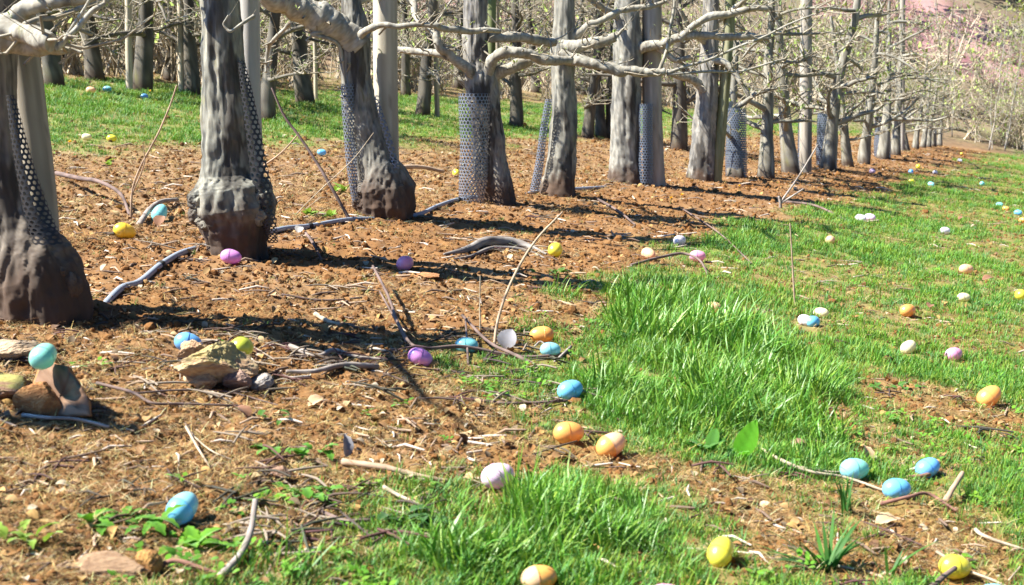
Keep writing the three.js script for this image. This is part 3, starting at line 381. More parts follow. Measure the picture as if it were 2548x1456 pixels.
post([[1824, -120, 26], [1818, 0, 26], [1808, 160, 27], [1798, 280, 27], [1784, 430, 27], [1782, 455, 27]], 'leaning stake streaked green with moss beside the seventh trunk', zOf[6] + 0.02, woodCol([0.4, 0.38, 0.24], [0.22, 0.21, 0.12], 0.5), postGroup);
[[2004, 428, 30, 'grey stake tight behind the tenth trunk'], [2244, 376, 13, 'small tan stake near the far end of the row']].forEach(([px, py, w, label]) => { const b = onGround(px, py, 0, false); post([[px + 4, py - 560, w], [px + 2, py - 340, w], [px + 1, py - 120, w], [px, py, w], [px, py + 20, w]], label, b.z, woodCol([0.4, 0.36, 0.3], [0.26, 0.23, 0.19]), postGroup); });
[[322, 226, 17, 'left of the leaning tree above the blue egg'], [452, 232, 16, 'left of the burled trunk'], [1088, 292, 13, 'left of the pale guard'], [218, 196, 16, 'second from the nearest post'], [1240, 306, 12, 'right of the pale guard'], [786, 252, 10, 'midway between burled and bent trunks']].forEach(([px, py, w, where]) => { const b = onGround(px, py, 0, false); post([[px - 8, py - 420, w], [px - 4, py - 300, w], [px - 2, py - 120, w], [px, py, w], [px, py + 16, w]], 'thin sunlit stake of the second row, ' + where, b.z, woodCol([0.55, 0.48, 0.36], [0.36, 0.3, 0.22]), 'thin stakes of the second row'); });

// trunk guards: sheets of hexagonal mesh, every hole open
function hexSheet(g, list, z, a0, a1, cellPx, hole) {
  const [P, R] = layout(list, z), curve = P.length > 2 ? new THREE.CatmullRomCurve3(P) : new THREE.LineCurve3(P[0], P[1]), len = curve.getLength(), Rm = R.reduce((a, b) => a + b) / R.length, cell = wide(cellPx, P[0]);
  const nv = Math.floor(len / (cell * 0.866)), nu = Math.max(2, Math.round((a1 - a0) * Rm / cell));
  const at = (u, v) => { const t = clamp(v / len), k = Math.min(R.length - 2, Math.floor(t * (R.length - 1))), r = lerp(R[k], R[k + 1], t * (R.length - 1) - k) * (1 + 0.03 * Math.sin(v * 21)), c = curve.getPoint(t), a = a0 + (a1 - a0) * u; return V(c.x + Math.sin(a) * r, c.y, c.z + Math.cos(a) * r); };
  for (let j = 0; j <= nv; j++) for (let i = 0; i < nu; i++) {
    const cu = i + (j % 2 ? 1 : 0.5), cv = (j + 0.5) * cell * 0.866, ids = [];
    for (let k = 0; k < 6; k++) { const a = Math.PI / 6 + k * Math.PI / 3; for (const s of [0.5774, 0.5774 * hole]) { const q = at((cu + Math.cos(a) * s) / nu, cv + Math.sin(a) * s * cell); ids.push(g.v(q.x, q.y, q.z, [1, 1, 1])); } }
    for (let k = 0; k < 6; k++) { const a = ids[k * 2], b = ids[k * 2 + 1], c = ids[(k * 2 + 2) % 12], d = ids[(k * 2 + 3) % 12]; g.tri(a, c, b); g.tri(c, d, b); }
  }
}
function guard(label, sheets, z, mat) { const make = ([list, a0, a1, cell, hole = 0.68]) => { const g = new G(); hexSheet(g, list, z, a0, a1, cell, hole); return g.build(); }, group = 'mesh trunk guards'; if (sheets.length === 1) return tag(mesh('trunk_guard', make(sheets[0]), mat), label, 'tree guard', group); const t = thing('trunk_guard', label, 'tree guard', null, group); for (const q of sheets) mesh('mesh_sheet', make(q), mat, t); return t; }
guard('torn mesh guard, coloured black for shade, hanging between the nearest trunk and its post', [[[[26, 236, 22], [44, 330, 34], [66, 430, 48], [94, 530, 66], [122, 606, 74]], -1.5, 1.5, 14, 0.58]], zOf[0] + 0.075, M.guardShadeTone);
guard('torn mesh guard, coloured dark for shade, along the trunk with the pale burl', [[[[600, 150, 18], [614, 230, 30], [630, 330, 42], [650, 450, 48], [670, 560, 38], [680, 604, 26]], -1.5, 1.5, 12, 0.6]], zOf[1] + 0.05, M.guardShadeTone);
guard('opened mesh guard standing on both sides of the bent trunk', [[[[864, 208, 34], [868, 300, 32], [874, 400, 28], [884, 500, 18]], -3.14, 3.14, 9], [[[934, 240, 10], [952, 300, 16], [970, 360, 20], [986, 420, 18]], -1.5, 1.5, 10]], zOf[2] + 0.05, M.guardPale);
guard('pale hexagonal mesh guard standing upright around the fourth trunk', [[[[1180, 232, 78], [1180, 330, 74], [1178, 430, 70], [1172, 514, 66]], -3.14, 3.14, 9.5, 0.72]], zOf[3] + 0.08, M.guardPale);
guard('narrow pale mesh guard leaning against the fifth trunk', [[[[1366, 246, 18], [1352, 330, 20], [1342, 410, 22], [1330, 474, 24]], -3.14, 3.14, 7.5]], zOf[4] + 0.06, M.guardPale);
guard('dark mesh guard around the stake beside the broad footed trunk', [[[[1607, 258, 36], [1607, 350, 37], [1606, 456, 38]], -2, 2, 7, 0.62]], zOf[5] + 0.06, M.guardBlue);
[[1832, 268, 440, 52, 'blue grey guard round the slim eighth trunk'], [2057, 282, 418, 50, 'blue grey guard round the stout eleventh trunk'], [2002, 296, 424, 34, 'grey guard on the stake behind the tenth trunk'], [2196, 290, 392, 40, 'grey guard round the rounded fourteenth trunk'], [2322, 312, 362, 17, 'tiny blue guard at the far end of the row']].forEach(([px, y0, y1, w, label]) => { const b = onGround(px, y1, 0, false); guard(label, [[[[px + 1, y0, w * 0.92], [px, (y0 + y1) / 2, w], [px, y1, w * 1.04]], -3.14, 3.14, Math.max(5, w / 8), 0.5]], b.z, M.guardBlue); });

// ------------------------------------------------------------------ hose, stones
{
  seed(31); const pts = [[255, 746], [300, 724], [345, 698], [400, 662], [462, 622], [530, 596], [600, 584], [690, 575], [770, 560], [865, 546], [950, 536], [1030, 535], [1090, 516], [1140, 498], [1200, 490], [1265, 486], [1330, 475], [1480, 466], [1530, 451], [1600, 440]];
  const P = pts.map(([px, py]) => onGround(px, py, 0.009)); P[0].y -= 0.02; for (const k of [5, 6, 10, 15, 18]) P[k].y -= 0.022;
  const t = thing('irrigation_hose', 'blue grey irrigation hose lying along the feet of the trees', 'hose');
  mesh('pipe', new G().tube(P, P.map(() => 0.0088), 12, { col: () => [1, 1, 1], sub: 6 }).build(), M.hose, t);
  const g = new G(); for (const k of [3, 8, 13]) { const d = P[k + 1].clone().sub(P[k]).normalize().multiplyScalar(0.012); g.tube([P[k].clone().sub(d), P[k].clone().add(d)], [0.0112, 0.0112], 12, { col: () => [0.03, 0.03, 0.03] }); } mesh('coupling', g.build(), M.stone, t);
}
function rock(name, label, px, py, size, { rot = 0, tilt = [0, 0], cuts = 7, s = 1, pal = [[0.42, 0.28, 0.15], [0.3, 0.19, 0.1]], moss = 0, sink = 0.25, cat = 'stone', rough = 0.1, parent } = {}) {
  seed(s * 31 + 5); const geo = new THREE.IcosahedronGeometry(1, 22), a = geo.attributes.position, cc = new Float32Array(a.count * 3), planes = [];
  for (let k = 0; k < cuts; k++) { const u = rr(-1, 1), f = rr(0, 6.28), q = Math.sqrt(1 - u * u); planes.push([V(q * Math.cos(f), u, q * Math.sin(f)), rr(0.5, 0.85)]); }
  for (let k = 0; k < a.count; k++) {
    const p = V(a.getX(k), a.getY(k), a.getZ(k)), d = p.clone(); for (const [n, o] of planes) { const e = p.dot(n) - o; if (e > 0) p.addScaledVector(n, -e * 0.95); }
    p.multiplyScalar(1 + rough * fbm(d.x * 2.4 + s, d.y * 2.4, d.z * 2.4, 4) + 0.075 * fbm(d.x * 11, d.y * 11, d.z * 11 + s, 3)); const n = fbm(d.x * 3 + s * 3, d.y * 3, d.z * 3, 4), f = fbm(d.x * 17, d.y * 17, d.z * 17, 2);
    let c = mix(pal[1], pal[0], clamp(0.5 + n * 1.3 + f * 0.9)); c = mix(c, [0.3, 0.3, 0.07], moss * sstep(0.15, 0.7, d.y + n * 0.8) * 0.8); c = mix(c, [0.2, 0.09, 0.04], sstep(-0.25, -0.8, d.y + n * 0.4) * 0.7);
    a.setXYZ(k, p.x * size[0], p.y * size[1], p.z * size[2]); cc.set(c, k * 3);
  }
  geo.setAttribute('color', new THREE.BufferAttribute(cc, 3)); geo.computeVertexNormals(); const o = mesh(name, geo, M.stone, parent), b = onGround(px, py, 0, false); o.position.set(b.x, b.y + size[1] * (1 - sink), b.z); o.rotation.set(tilt[0], rot, tilt[1]); if (!parent) tag(o, label, cat); return o;
}
// a slab given by its outline: leaning broken flagstone
{
  const b = onGround(140, 1026, 0, false), k = wide(1, b), t = mesh('leaning_slab', (() => {
    const front = [[62, 1000], [84, 950], [98, 912], [130, 903], [170, 912], [194, 945], [222, 1000], [226, 1036], [170, 1040], [90, 1038]], g = new G(), mid = [150, 985], thick = 0.055, n = front.length, sub = 7;
    const P = (px, py, dz) => atPlane(px, py, b.z + dz + 0.03 - (1030 - py) * k * 0.5 + (px - 120) * k * 0.35);
    const colF = (x, y, z) => mix([0.13, 0.07, 0.04], [0.3, 0.185, 0.115], clamp(0.5 + 1.3 * fbm(x * 60, y * 60, z * 60, 4))), colS = (x, y, z) => mix([0.30, 0.13, 0.04], [0.4, 0.2, 0.07], clamp(0.5 + fbm(x * 50, y * 50, z * 50, 3)));
    const ring = (sc, dz, cf) => { const ids = []; for (let i = 0; i < n; i++) for (let j = 0; j < sub; j++) { const a = front[i], c = front[(i + 1) % n], u = j / sub, px = lerp(mid[0], lerp(a[0], c[0], u), sc), py = lerp(mid[1], lerp(a[1], c[1], u), sc); const p = P(px, py, dz), w = 0.014 * fbm(p.x * 30, p.y * 30, p.z * 30 + dz * 9, 3); p.x += w; p.z += w * 1.4; p.y += w * 0.6; ids.push(g.v(p.x, p.y, p.z, cf(p.x, p.y, p.z))); } return ids; };
    const rings = [ring(0.05, 0, colF), ring(0.3, 0, colF), ring(0.55, 0, colF), ring(0.8, 0, colF), ring(0.96, -0.003, colF), ring(1, -0.012, colS), ring(1.03, -thick * 0.5, colS), ring(0.98, -thick, colS), ring(0.5, -thick, colS), ring(0.05, -thick, colS)];
    for (let r = 0; r + 1 < rings.length; r++) for (let j = 0; j < n * sub; j++) { const q = (j + 1) % (n * sub); g.tri(rings[r][j], rings[r][q], rings[r + 1][j]); g.tri(rings[r][q], rings[r + 1][q], rings[r + 1][j]); }
    const c0 = P(mid[0], mid[1], 0), m = g.v(c0.x, c0.y, c0.z, colF(c0.x, c0.y, c0.z)); for (let j = 0; j < n * sub; j++) g.tri(m, rings[0][(j + 1) % (n * sub)], rings[0][j]);
    return g.build();
  })(), M.stone);
  tag(t, 'brown broken slab leaning up with a mint green egg on its tip', 'stone');
}
const tanPal = [[0.5, 0.35, 0.2], [0.34, 0.2, 0.11]], greyPal = [[0.46, 0.43, 0.39], [0.3, 0.26, 0.22]], brownPal = [[0.28, 0.17, 0.11], [0.18, 0.1, 0.06]];
{
  const t = thing('boulder', 'lumpy tan boulder with mossy crown between a blue and a lime egg', 'stone');
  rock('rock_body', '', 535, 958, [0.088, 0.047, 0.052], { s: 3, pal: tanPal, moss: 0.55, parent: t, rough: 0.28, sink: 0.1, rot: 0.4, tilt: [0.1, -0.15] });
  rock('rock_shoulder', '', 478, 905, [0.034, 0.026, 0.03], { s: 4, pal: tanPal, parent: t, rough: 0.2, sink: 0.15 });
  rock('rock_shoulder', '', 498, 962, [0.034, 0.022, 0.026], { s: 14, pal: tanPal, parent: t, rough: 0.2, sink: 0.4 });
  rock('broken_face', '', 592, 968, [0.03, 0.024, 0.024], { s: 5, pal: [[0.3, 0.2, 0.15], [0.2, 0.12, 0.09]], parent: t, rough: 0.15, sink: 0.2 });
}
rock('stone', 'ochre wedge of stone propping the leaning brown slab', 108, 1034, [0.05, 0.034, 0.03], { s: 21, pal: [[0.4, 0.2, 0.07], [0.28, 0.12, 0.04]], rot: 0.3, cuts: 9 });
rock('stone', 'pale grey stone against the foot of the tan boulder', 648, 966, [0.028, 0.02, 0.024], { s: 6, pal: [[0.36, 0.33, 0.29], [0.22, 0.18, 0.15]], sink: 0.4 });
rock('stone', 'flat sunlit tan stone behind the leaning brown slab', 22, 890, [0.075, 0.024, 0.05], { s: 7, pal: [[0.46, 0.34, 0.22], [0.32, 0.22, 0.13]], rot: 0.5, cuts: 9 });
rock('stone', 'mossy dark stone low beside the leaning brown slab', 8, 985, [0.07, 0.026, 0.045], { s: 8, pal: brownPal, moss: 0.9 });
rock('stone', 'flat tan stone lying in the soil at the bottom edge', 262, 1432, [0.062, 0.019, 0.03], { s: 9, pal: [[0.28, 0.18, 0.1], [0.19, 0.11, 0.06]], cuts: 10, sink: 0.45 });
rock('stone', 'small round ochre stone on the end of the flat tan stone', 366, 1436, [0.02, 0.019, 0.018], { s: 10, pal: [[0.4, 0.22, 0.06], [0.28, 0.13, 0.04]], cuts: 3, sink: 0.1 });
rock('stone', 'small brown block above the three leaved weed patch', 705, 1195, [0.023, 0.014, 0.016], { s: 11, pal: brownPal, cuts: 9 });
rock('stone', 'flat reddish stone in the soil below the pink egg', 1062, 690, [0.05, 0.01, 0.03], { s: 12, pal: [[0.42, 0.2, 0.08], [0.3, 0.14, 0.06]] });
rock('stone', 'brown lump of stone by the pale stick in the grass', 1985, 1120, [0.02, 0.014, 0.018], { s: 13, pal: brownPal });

// ------------------------------------------------------------------ eggs
const HUE = { mint: [0.34, 0.8, 0.66], teal: [0.28, 0.74, 0.74], aqua: [0.32, 0.72, 0.8], blue: [0.2, 0.52, 0.92], sky: [0.2, 0.6, 0.88], lime: [0.6, 0.66, 0.08], yellow: [0.9, 0.8, 0.08], gold: [0.92, 0.66, 0.06], orange: [0.94, 0.46, 0.12], peach: [0.94, 0.6, 0.34], pink: [0.92, 0.42, 0.62], violet: [0.78, 0.34, 0.74], lilac: [0.88, 0.66, 0.84], pale: [0.84, 0.78, 0.84], cream: [0.9, 0.8, 0.5] };
const eggMat = {};
for (const k in HUE) eggMat[k] = new THREE.MeshPhysicalMaterial({ name: k + ' plastic', color: new THREE.Color().setRGB(...HUE[k]), roughness: 0.3, clearcoat: 0.6, clearcoatRoughness: 0.32, transmission: 0.22, thickness: 0, specularIntensity: 0.7, side: THREE.DoubleSide });
// unit egg: short radius 1, long axis x, two snapped shells meeting at a lip
const shell = (blunt) => { const pts = [], L = blunt ? 1.22 : 1.6; for (let k = 0; k <= 26; k++) { const u = k / 26 * Math.PI / 2, x = Math.sin(u) * L, r = Math.pow(Math.cos(u), blunt ? 0.96 : 0.9); pts.push(new THREE.Vector2(Math.max(r, 1e-4), x)); } pts.unshift(new THREE.Vector2(blunt ? 1.0 : 1.034, blunt ? -0.02 : -0.055), new THREE.Vector2(blunt ? 1.004 : 1.036, 0)); const g = new THREE.LatheGeometry(pts, 56); g.rotateZ(blunt ? Math.PI / 2 : -Math.PI / 2); return g; };
const BLUNT = shell(true), SHARP = shell(false);
const eggAt = [];
function egg(px, py, w, h, hue, label, { yaw, roll = 0, lift = 0, hue2, sink = 0.13, r } = {}) {
  let R = 0.0225; for (let k = 0; k < 3; k++) { const p = onGround(px, py, R * 0.85 + lift, false); R = r ?? clamp(wide(h, p) / 2, 0.0185, 0.0262); }
  const p = onGround(px, py, R * (1 - sink) + lift, false), q = clamp((w / h) / 1.38, 0.72, 1), a = yaw ?? (Math.acos((q - 0.7) / 0.3 > 1 ? 1 : (q - 0.7) / 0.3) * (rnd() < 0.5 ? 1 : -1));
  const t = thing('plastic_egg', label, 'egg', p, 'plastic eggs scattered over the orchard floor'); t.scale.setScalar(R); t.rotation.set(rr(-0.3, 0.3), a, roll);
  mesh('shell_half', BLUNT, eggMat[hue], t); mesh('shell_half', SHARP, eggMat[hue2 ?? hue], t); eggAt.push({ x: p.x, z: p.z, R, lift }); return t;
}
seed(41);
egg(105, 889, 58, 60, 'mint', 'mint green egg balanced on the tip of the leaning brown slab', { yaw: 1.45, lift: 0.082, sink: 0 });
egg(464, 852, 66, 50, 'blue', 'bright blue egg half hidden behind the tan boulder', { yaw: 0.35, roll: -0.25 });
egg(600, 864, 54, 52, 'lime', 'lime green egg resting on the shoulder of the tan boulder', { yaw: 1.3, lift: 0.036 });
egg(306, 574, 56, 40, 'gold', 'golden yellow egg among dry straw between the two nearest trunks', { yaw: 0.5, roll: -0.3 });
egg(395, 534, 34, 36, 'teal', 'teal egg tucked in a curl of bark under the root branch', { yaw: 1.1, roll: 0.7 });
egg(571, 638, 62, 37, 'violet', 'violet egg in the shade at the foot of the burled trunk', { yaw: 0.1, roll: -0.15 });
egg(1006, 656, 44, 38, 'pink', 'bright pink egg on bare red soil, right of the burled trunks');
egg(1381, 622, 38, 35, 'yellow', 'round lemon yellow egg beside the grey curved bark in the soil', { yaw: 1.2 });
egg(1612, 631, 36, 30, 'peach', 'small peach egg where the grass begins, left of two pink eggs');
egg(1690, 599, 34, 27, 'pale', 'pale lavender egg upper one of the pair at the grass edge', { yaw: 0.8 });
egg(1733, 637, 42, 29, 'pink', 'rosy pink egg under a bent dark twig at the grass edge');
egg(1042, 888, 70, 46, 'violet', 'magenta egg crossed by a twig, lying on the dark debris', { roll: -0.4, yaw: 0.3 });
egg(1157, 860, 70, 42, 'teal', 'turquoise egg behind the long dark twig near the grey leaf', { yaw: 0.1 });
egg(1352, 833, 72, 43, 'orange', 'orange egg just behind a pale blue egg and curled twigs', { yaw: 3.3 });
egg(1366, 870, 62, 34, 'aqua', 'pale aqua egg partly hidden by curled twigs before the orange egg', { yaw: 0.2 });
egg(1415, 972, 64, 50, 'sky', 'sky blue egg at the left edge of the tall grass', { yaw: 0.6, roll: 0.2 });
egg(1410, 1077, 88, 56, 'orange', 'large orange egg at the front of the tall grass, left of the pair', { yaw: 0.3, roll: -0.12 });
egg(1516, 1110, 80, 58, 'orange', 'large orange egg with peach half, right of the pair before the tall grass', { yaw: 0.55, roll: 0.35, hue2: 'peach' });
egg(1233, 1185, 84, 62, 'lilac', 'lilac egg alone on straw near the middle of the bottom', { yaw: 0.5 });
egg(450, 1268, 80, 70, 'sky', 'shiny sky blue egg above the two leafy weeds', { yaw: 1.25, roll: 0.05, hue2: 'aqua' });
egg(1791, 1378, 68, 62, 'yellow', 'lemon yellow egg in the grass between two long tufts', { yaw: 1.1, roll: 0.3 });
egg(1335, 1440, 90, 62, 'peach', 'peach egg sunk in grass and cut by the bottom edge', { yaw: 0.3, hue2: 'orange' });
egg(2122, 1168, 82, 55, 'aqua', 'aqua egg leftmost of the three blue eggs by the pale stick', { yaw: 0.35, hue2: 'mint' });
egg(2305, 1166, 74, 48, 'blue', 'deep blue egg rightmost of the three blue eggs by the pale stick', { yaw: 0.4, roll: 0.35 });
egg(2227, 1217, 80, 53, 'sky', 'sky blue egg nearest of the three blue eggs by the pale stick', { yaw: 0.3 });
egg(2372, 1410, 104, 60, 'yellow', 'yellow egg crossed by a grass blade in the bottom corner', { yaw: 0.25, roll: -0.2 });
egg(2466, 1484, 70, 52, 'aqua', 'aqua egg just showing at the bottom edge below the corner yellow egg');
egg(1652, 1486, 80, 52, 'pink', 'pink egg just showing at the bottom edge in the grass');
egg(2458, 989, 66, 48, 'orange', 'orange egg on a bare patch near the right edge', { yaw: 0.4, roll: 0.5 });
egg(2371, 882, 52, 34, 'pink', 'pink egg in the grass to the right of a pale yellow egg', { yaw: 0.5 });
egg(2258, 866, 44, 32, 'cream', 'pale yellow egg in the grass to the left of a pink egg', { yaw: 0.5, roll: 0.5 });
egg(2257, 773, 48, 32, 'orange', 'orange egg alone in the mown grass, below the upper orange egg', { yaw: 0.6 });
egg(2402, 670, 42, 26, 'peach', 'small peach orange egg beside a brown leaf in the mown grass', { yaw: 0.2 });
egg(2002, 797, 36, 28, 'pale', 'whitish blue egg sunk in grass touching a blue egg');
egg(2022, 801, 38, 30, 'sky', 'blue egg sunk in grass touching a whitish egg');
egg(2040, 779, 36, 27, 'cream', 'cream yellow egg sunk in grass just behind two blue eggs');
egg(2540, 734, 32, 28, 'yellow', 'yellow egg cut by the right edge in the mown grass');
egg(2396, 740, 36, 22, 'cream', 'flat looking pale yellow egg in the mown grass under a stem');
egg(2350, 574, 28, 18, 'pale', 'white egg far up the mown aisle, alone');
egg(2140, 543, 26, 20, 'pale', 'pale lilac egg left one of a touching pair at the soil edge');
egg(2163, 541, 26, 20, 'lilac', 'lilac egg right one of a touching pair at the soil edge');
egg(2066, 598, 26, 24, 'peach', 'faint peach egg deep in the grass below the long stem');
egg(1772, 765, 30, 20, 'peach', 'peach egg nearly buried in the tall grass');
egg(2170, 426, 16, 14, 'lilac', 'tiny lilac egg on the far soil strip'); egg(2267, 427, 15, 13, 'blue', 'tiny blue egg on the far soil strip'); egg(2285, 414, 15, 13, 'yellow', 'tiny yellow egg on the far soil strip behind the blue one');
egg(2327, 429, 15, 12, 'pale', 'tiny white egg at the far edge of the grass'); egg(2267, 451, 15, 11, 'yellow', 'tiny yellow egg at the far grass edge'); egg(2316, 458, 15, 12, 'aqua', 'tiny aqua egg in the far grass, left one'); egg(2444, 457, 14, 11, 'teal', 'tiny teal egg in the far grass, right one');
egg(2486, 509, 16, 12, 'teal', 'small teal egg in the grass by the right edge'); egg(2502, 519, 16, 12, 'orange', 'small orange egg between a teal and a white egg at right'); egg(2532, 529, 18, 14, 'sky', 'small pale blue egg close to the right edge'); egg(2543, 548, 16, 14, 'orange', 'small orange egg cut by the right edge');
egg(2393, 383, 12, 10, 'gold', 'tiny golden egg where the soil strip ends'); egg(2388, 399, 11, 9, 'pale', 'tiny white egg where the soil strip ends');
egg(224, 224, 28, 17, 'peach', 'peach egg in the grass below the second row'); egg(265, 222, 22, 16, 'aqua', 'aqua egg in the grass below the second row'); egg(358, 240, 18, 14, 'blue', 'blue egg at the foot of a second row trunk'); egg(214, 341, 30, 18, 'cream', 'cream egg in the grass strip behind the nearest trunk'); egg(276, 344, 22, 15, 'yellow', 'yellow egg in the grass strip, right of the cream egg');
egg(799, 379, 26, 14, 'sky', 'sky blue egg in the grass strip left of the bent trunk'); egg(655, 288, 20, 14, 'pale', 'white egg in the grass strip right of the burled trunk'); egg(1135, 430, 18, 18, 'yellow', 'yellow egg against the left side of the pale guard');

// ------------------------------------------------------------------ fallen sticks and standing twigs
const stickCols = { grey: [[0.36, 0.31, 0.27], [0.2, 0.165, 0.14]], dark: [[0.19, 0.13, 0.11], [0.09, 0.06, 0.05]], tan: [[0.46, 0.33, 0.22], [0.3, 0.2, 0.13]], pale: [[0.46, 0.38, 0.27], [0.28, 0.22, 0.15]], red: [[0.3, 0.15, 0.1], [0.17, 0.08, 0.06]] };
// parts: lists of [px, py, lift]; the first is the main stem
function stick(label, pal, w, stems, { up, name = 'fallen_stick', cat = 'stick' } = {}) {
  const t = thing(name, label, cat), [a, b] = stickCols[pal], col = (x, y, z) => mix(b, a, clamp(0.5 + fbm(x * 60, y * 60, z * 60, 3) * 1.8)); let z0 = null;
  stems.forEach((S, i) => {
    const P = S.map(([px, py, lift = 0]) => { if (up && z0 !== null) return atPlane(px, py, z0 + (lift || 0)); const p = onGround(px, py, (up ? 0 : lift) + 0.003); if (up) z0 = p.z; return p; });
    const ww = (i ? 0.6 : 1) * w, R = P.map((p, k) => Math.max(0.0011, wide(ww, p) / 2 * (1 - 0.45 * k / P.length))); mesh(i ? 'side_twig' : 'stem', new G().tube(P, R, w > 11 ? 14 : 7, { amp: 0.2, freq: 70, col, sub: 6 }).build(), M.twig, t);
  }); return t;
}
stick('stout broken stick with pale sunlit side standing out of the bottom weeds', 'grey', 21, [[[548, 1442, 0.004], [600, 1388, 0.012], [624, 1332, 0.03], [636, 1250, 0.06]]]);
stick('straight tan stick on the straw left of the lilac egg', 'tan', 17, [[[852, 1154, 0.004], [960, 1176, 0.007], [1040, 1188, 0.007], [1112, 1196, 0.004]], [[1030, 1186, 0.01], [1010, 1194, 0.005]]]);
stick('dark grey branch lying right of the boulder', 'grey', 15, [[[940, 912, 0.006], [850, 911, 0.01], [780, 914, 0.012], [712, 918, 0.008]], [[770, 930, 0.005], [720, 932, 0.005], [700, 925, 0.003]]]);
stick('gnarled weathered branch behind the dark grey branch', 'grey', 13, [[[720, 868, 0.004], [790, 880, 0.012], [830, 872, 0.014], [890, 886, 0.01], [970, 898, 0.004]]]);
stick('long dark twig that bends from upright to flat before the turquoise egg', 'dark', 11, [[[1425, 880, 0.004], [1300, 882, 0.006], [1150, 868, 0.012], [1040, 862, 0.02], [1000, 822, 0.03], [965, 745, 0.045], [928, 668, 0.06]], [[1012, 850, 0.01], [985, 800, 0.03], [945, 720, 0.04]]]);
stick('dark forked twig leaning by the grey dead leaf', 'dark', 11, [[[1330, 906, 0.003], [1280, 880, 0.012], [1220, 850, 0.02], [1150, 795, 0.04]], [[1165, 905, 0.0], [1162, 850, 0.02], [1158, 800, 0.04]]]);
stick('slender upright twig rising from the grey dead leaf', 'tan', 8, [[[1230, 858], [1238, 800, -0.02], [1262, 725, -0.06], [1300, 648, -0.12], [1340, 590, -0.18], [1400, 528, -0.25]]], { up: true });
stick('dark wavy twig in front of the tan boulder', 'dark', 9, [[[240, 962, 0.004], [330, 976, 0.01], [380, 1004, 0.008], [450, 1004, 0.006], [600, 1006, 0.004]], [[330, 978, 0.008], [440, 965, 0.012], [560, 962, 0.01], [690, 998, 0.006]]]);
stick('grey twig below the leaning brown slab', 'grey', 11, [[[55, 1026, 0.004], [120, 1036, 0.008], [190, 1048, 0.008], [272, 1066, 0.004]], [[-10, 1040, 0.004], [40, 1055, 0.004]]]);
stick('thin twig standing in the straw between the two nearest trunks', 'tan', 6, [[[325, 545], [330, 470, 0], [352, 410, 0.01], [392, 335, 0.02], [420, 270, 0.02], [440, 212, 0.02]], [[330, 480, 0], [360, 400, 0.02], [355, 360, 0.03]]], { up: true });
stick('crooked brown branch arching behind the nearest post', 'dark', 12, [[[140, 434, 0.02], [200, 444, 0.05], [250, 458, 0.06], [300, 484, 0.045], [322, 530, 0.0]]]);
stick('exposed root branch left of the burled trunk', 'grey', 15, [[[345, 560, 0.0], [372, 524, 0.02], [398, 505, 0.03], [440, 496, 0.02]]]);
stick('long dark twig leaning in front of the bent trunk', 'dark', 9, [[[872, 548], [832, 480, 0], [790, 408, -0.03], [745, 340, -0.05], [708, 290, -0.06], [676, 218, -0.06]]], { up: true });
stick('thin pale twig leaning left of the hose', 'pale', 3, [[[735, 532], [800, 470, 0], [880, 395, 0], [930, 330, -0.02]], [[760, 520, 0], [800, 490, 0.02]]], { up: true });
stick('purplish stick running up to the sky blue egg', 'dark', 10, [[[1170, 985, 0.004], [1240, 996, 0.006], [1320, 1001, 0.006], [1412, 1004, 0.004]]]);
stick('pale barkless stick leading to the three blue eggs', 'pale', 10, [[[1888, 1116, 0.006], [1960, 1150, 0.01], [2020, 1170, 0.01], [2100, 1182, 0.008], [2205, 1220, 0.003]], [[1990, 1158, 0.01], [2070, 1170, 0.01], [2110, 1172, 0.01]]]);
stick('curved white twig near the right bottom edge', 'pale', 11, [[[2428, 1312, 0.012], [2440, 1326, 0.008], [2480, 1346, 0.006], [2552, 1366, 0.004]]]);
stick('thin pale twig running past the corner yellow egg', 'pale', 9, [[[2330, 1372, 0.02], [2400, 1412, 0.014], [2480, 1450, 0.01], [2560, 1490, 0.004]], [[2540, 1400, 0.006], [2510, 1450, 0.006]]]);
stick('bent twig over the rosy pink egg at the grass edge', 'dark', 8, [[[1570, 660, 0.004], [1640, 640, 0.02], [1700, 630, 0.04], [1735, 645, 0.03], [1765, 688, 0.0]]]);
stick('grey broken stem sticking up by the soil edge far along', 'grey', 9, [[[1942, 520], [1942, 505, 0], [1938, 488, 0]], [[1945, 500, 0], [1990, 435, -0.03], [2035, 360, -0.06]], [[1945, 505, 0], [2000, 470, 0]]], { up: true });
stick('dark curved twig running into the far grass', 'dark', 7, [[[1955, 500, 0.01], [2020, 510, 0.02], [2080, 535, 0.014], [2110, 550, 0.004]]]);
stick('reddish twig behind the nearest sky blue egg', 'red', 13, [[[2258, 1186, 0.006], [2290, 1184, 0.008], [2330, 1178, 0.006]]]);
stick('reddish forked stick in front of the three blue eggs', 'red', 11, [[[2190, 1250, 0.004], [2260, 1248, 0.01], [2310, 1238, 0.012], [2380, 1272, 0.004]]]);
stick('split ochre stick end leaning right of the deep blue egg', 'tan', 16, [[[2352, 1250, 0.0], [2366, 1222, 0.02], [2395, 1184, 0.035]]]);
stick('dark stick passing under the corner yellow egg', 'dark', 17, [[[2310, 1462, 0.004], [2345, 1432, 0.016], [2378, 1400, 0.03]]]);
stick('thin upright dead stem in the tall grass of the aisle', 'tan', 5, [[[1978, 760], [1974, 690, 0], [1970, 620, 0], [1966, 555, 0]]], { up: true });
stick('thin upright dead stem on the soil before the curved bark', 'pale', 4, [[[1195, 830], [1194, 760, 0], [1195, 685, 0]]], { up: true });
stick('pale straw stems crossing above the bottom weeds', 'pale', 7, [[[462, 1055, 0.02], [490, 1105, 0.015], [520, 1158, 0.004]], [[480, 1080, 0.012], [530, 1120, 0.012], [575, 1140, 0.006]]]);
stick('whitish bark sliver on the soil above the dark debris', 'pale', 12, [[[785, 782, 0.004], [815, 796, 0.008], [848, 815, 0.004]]]);
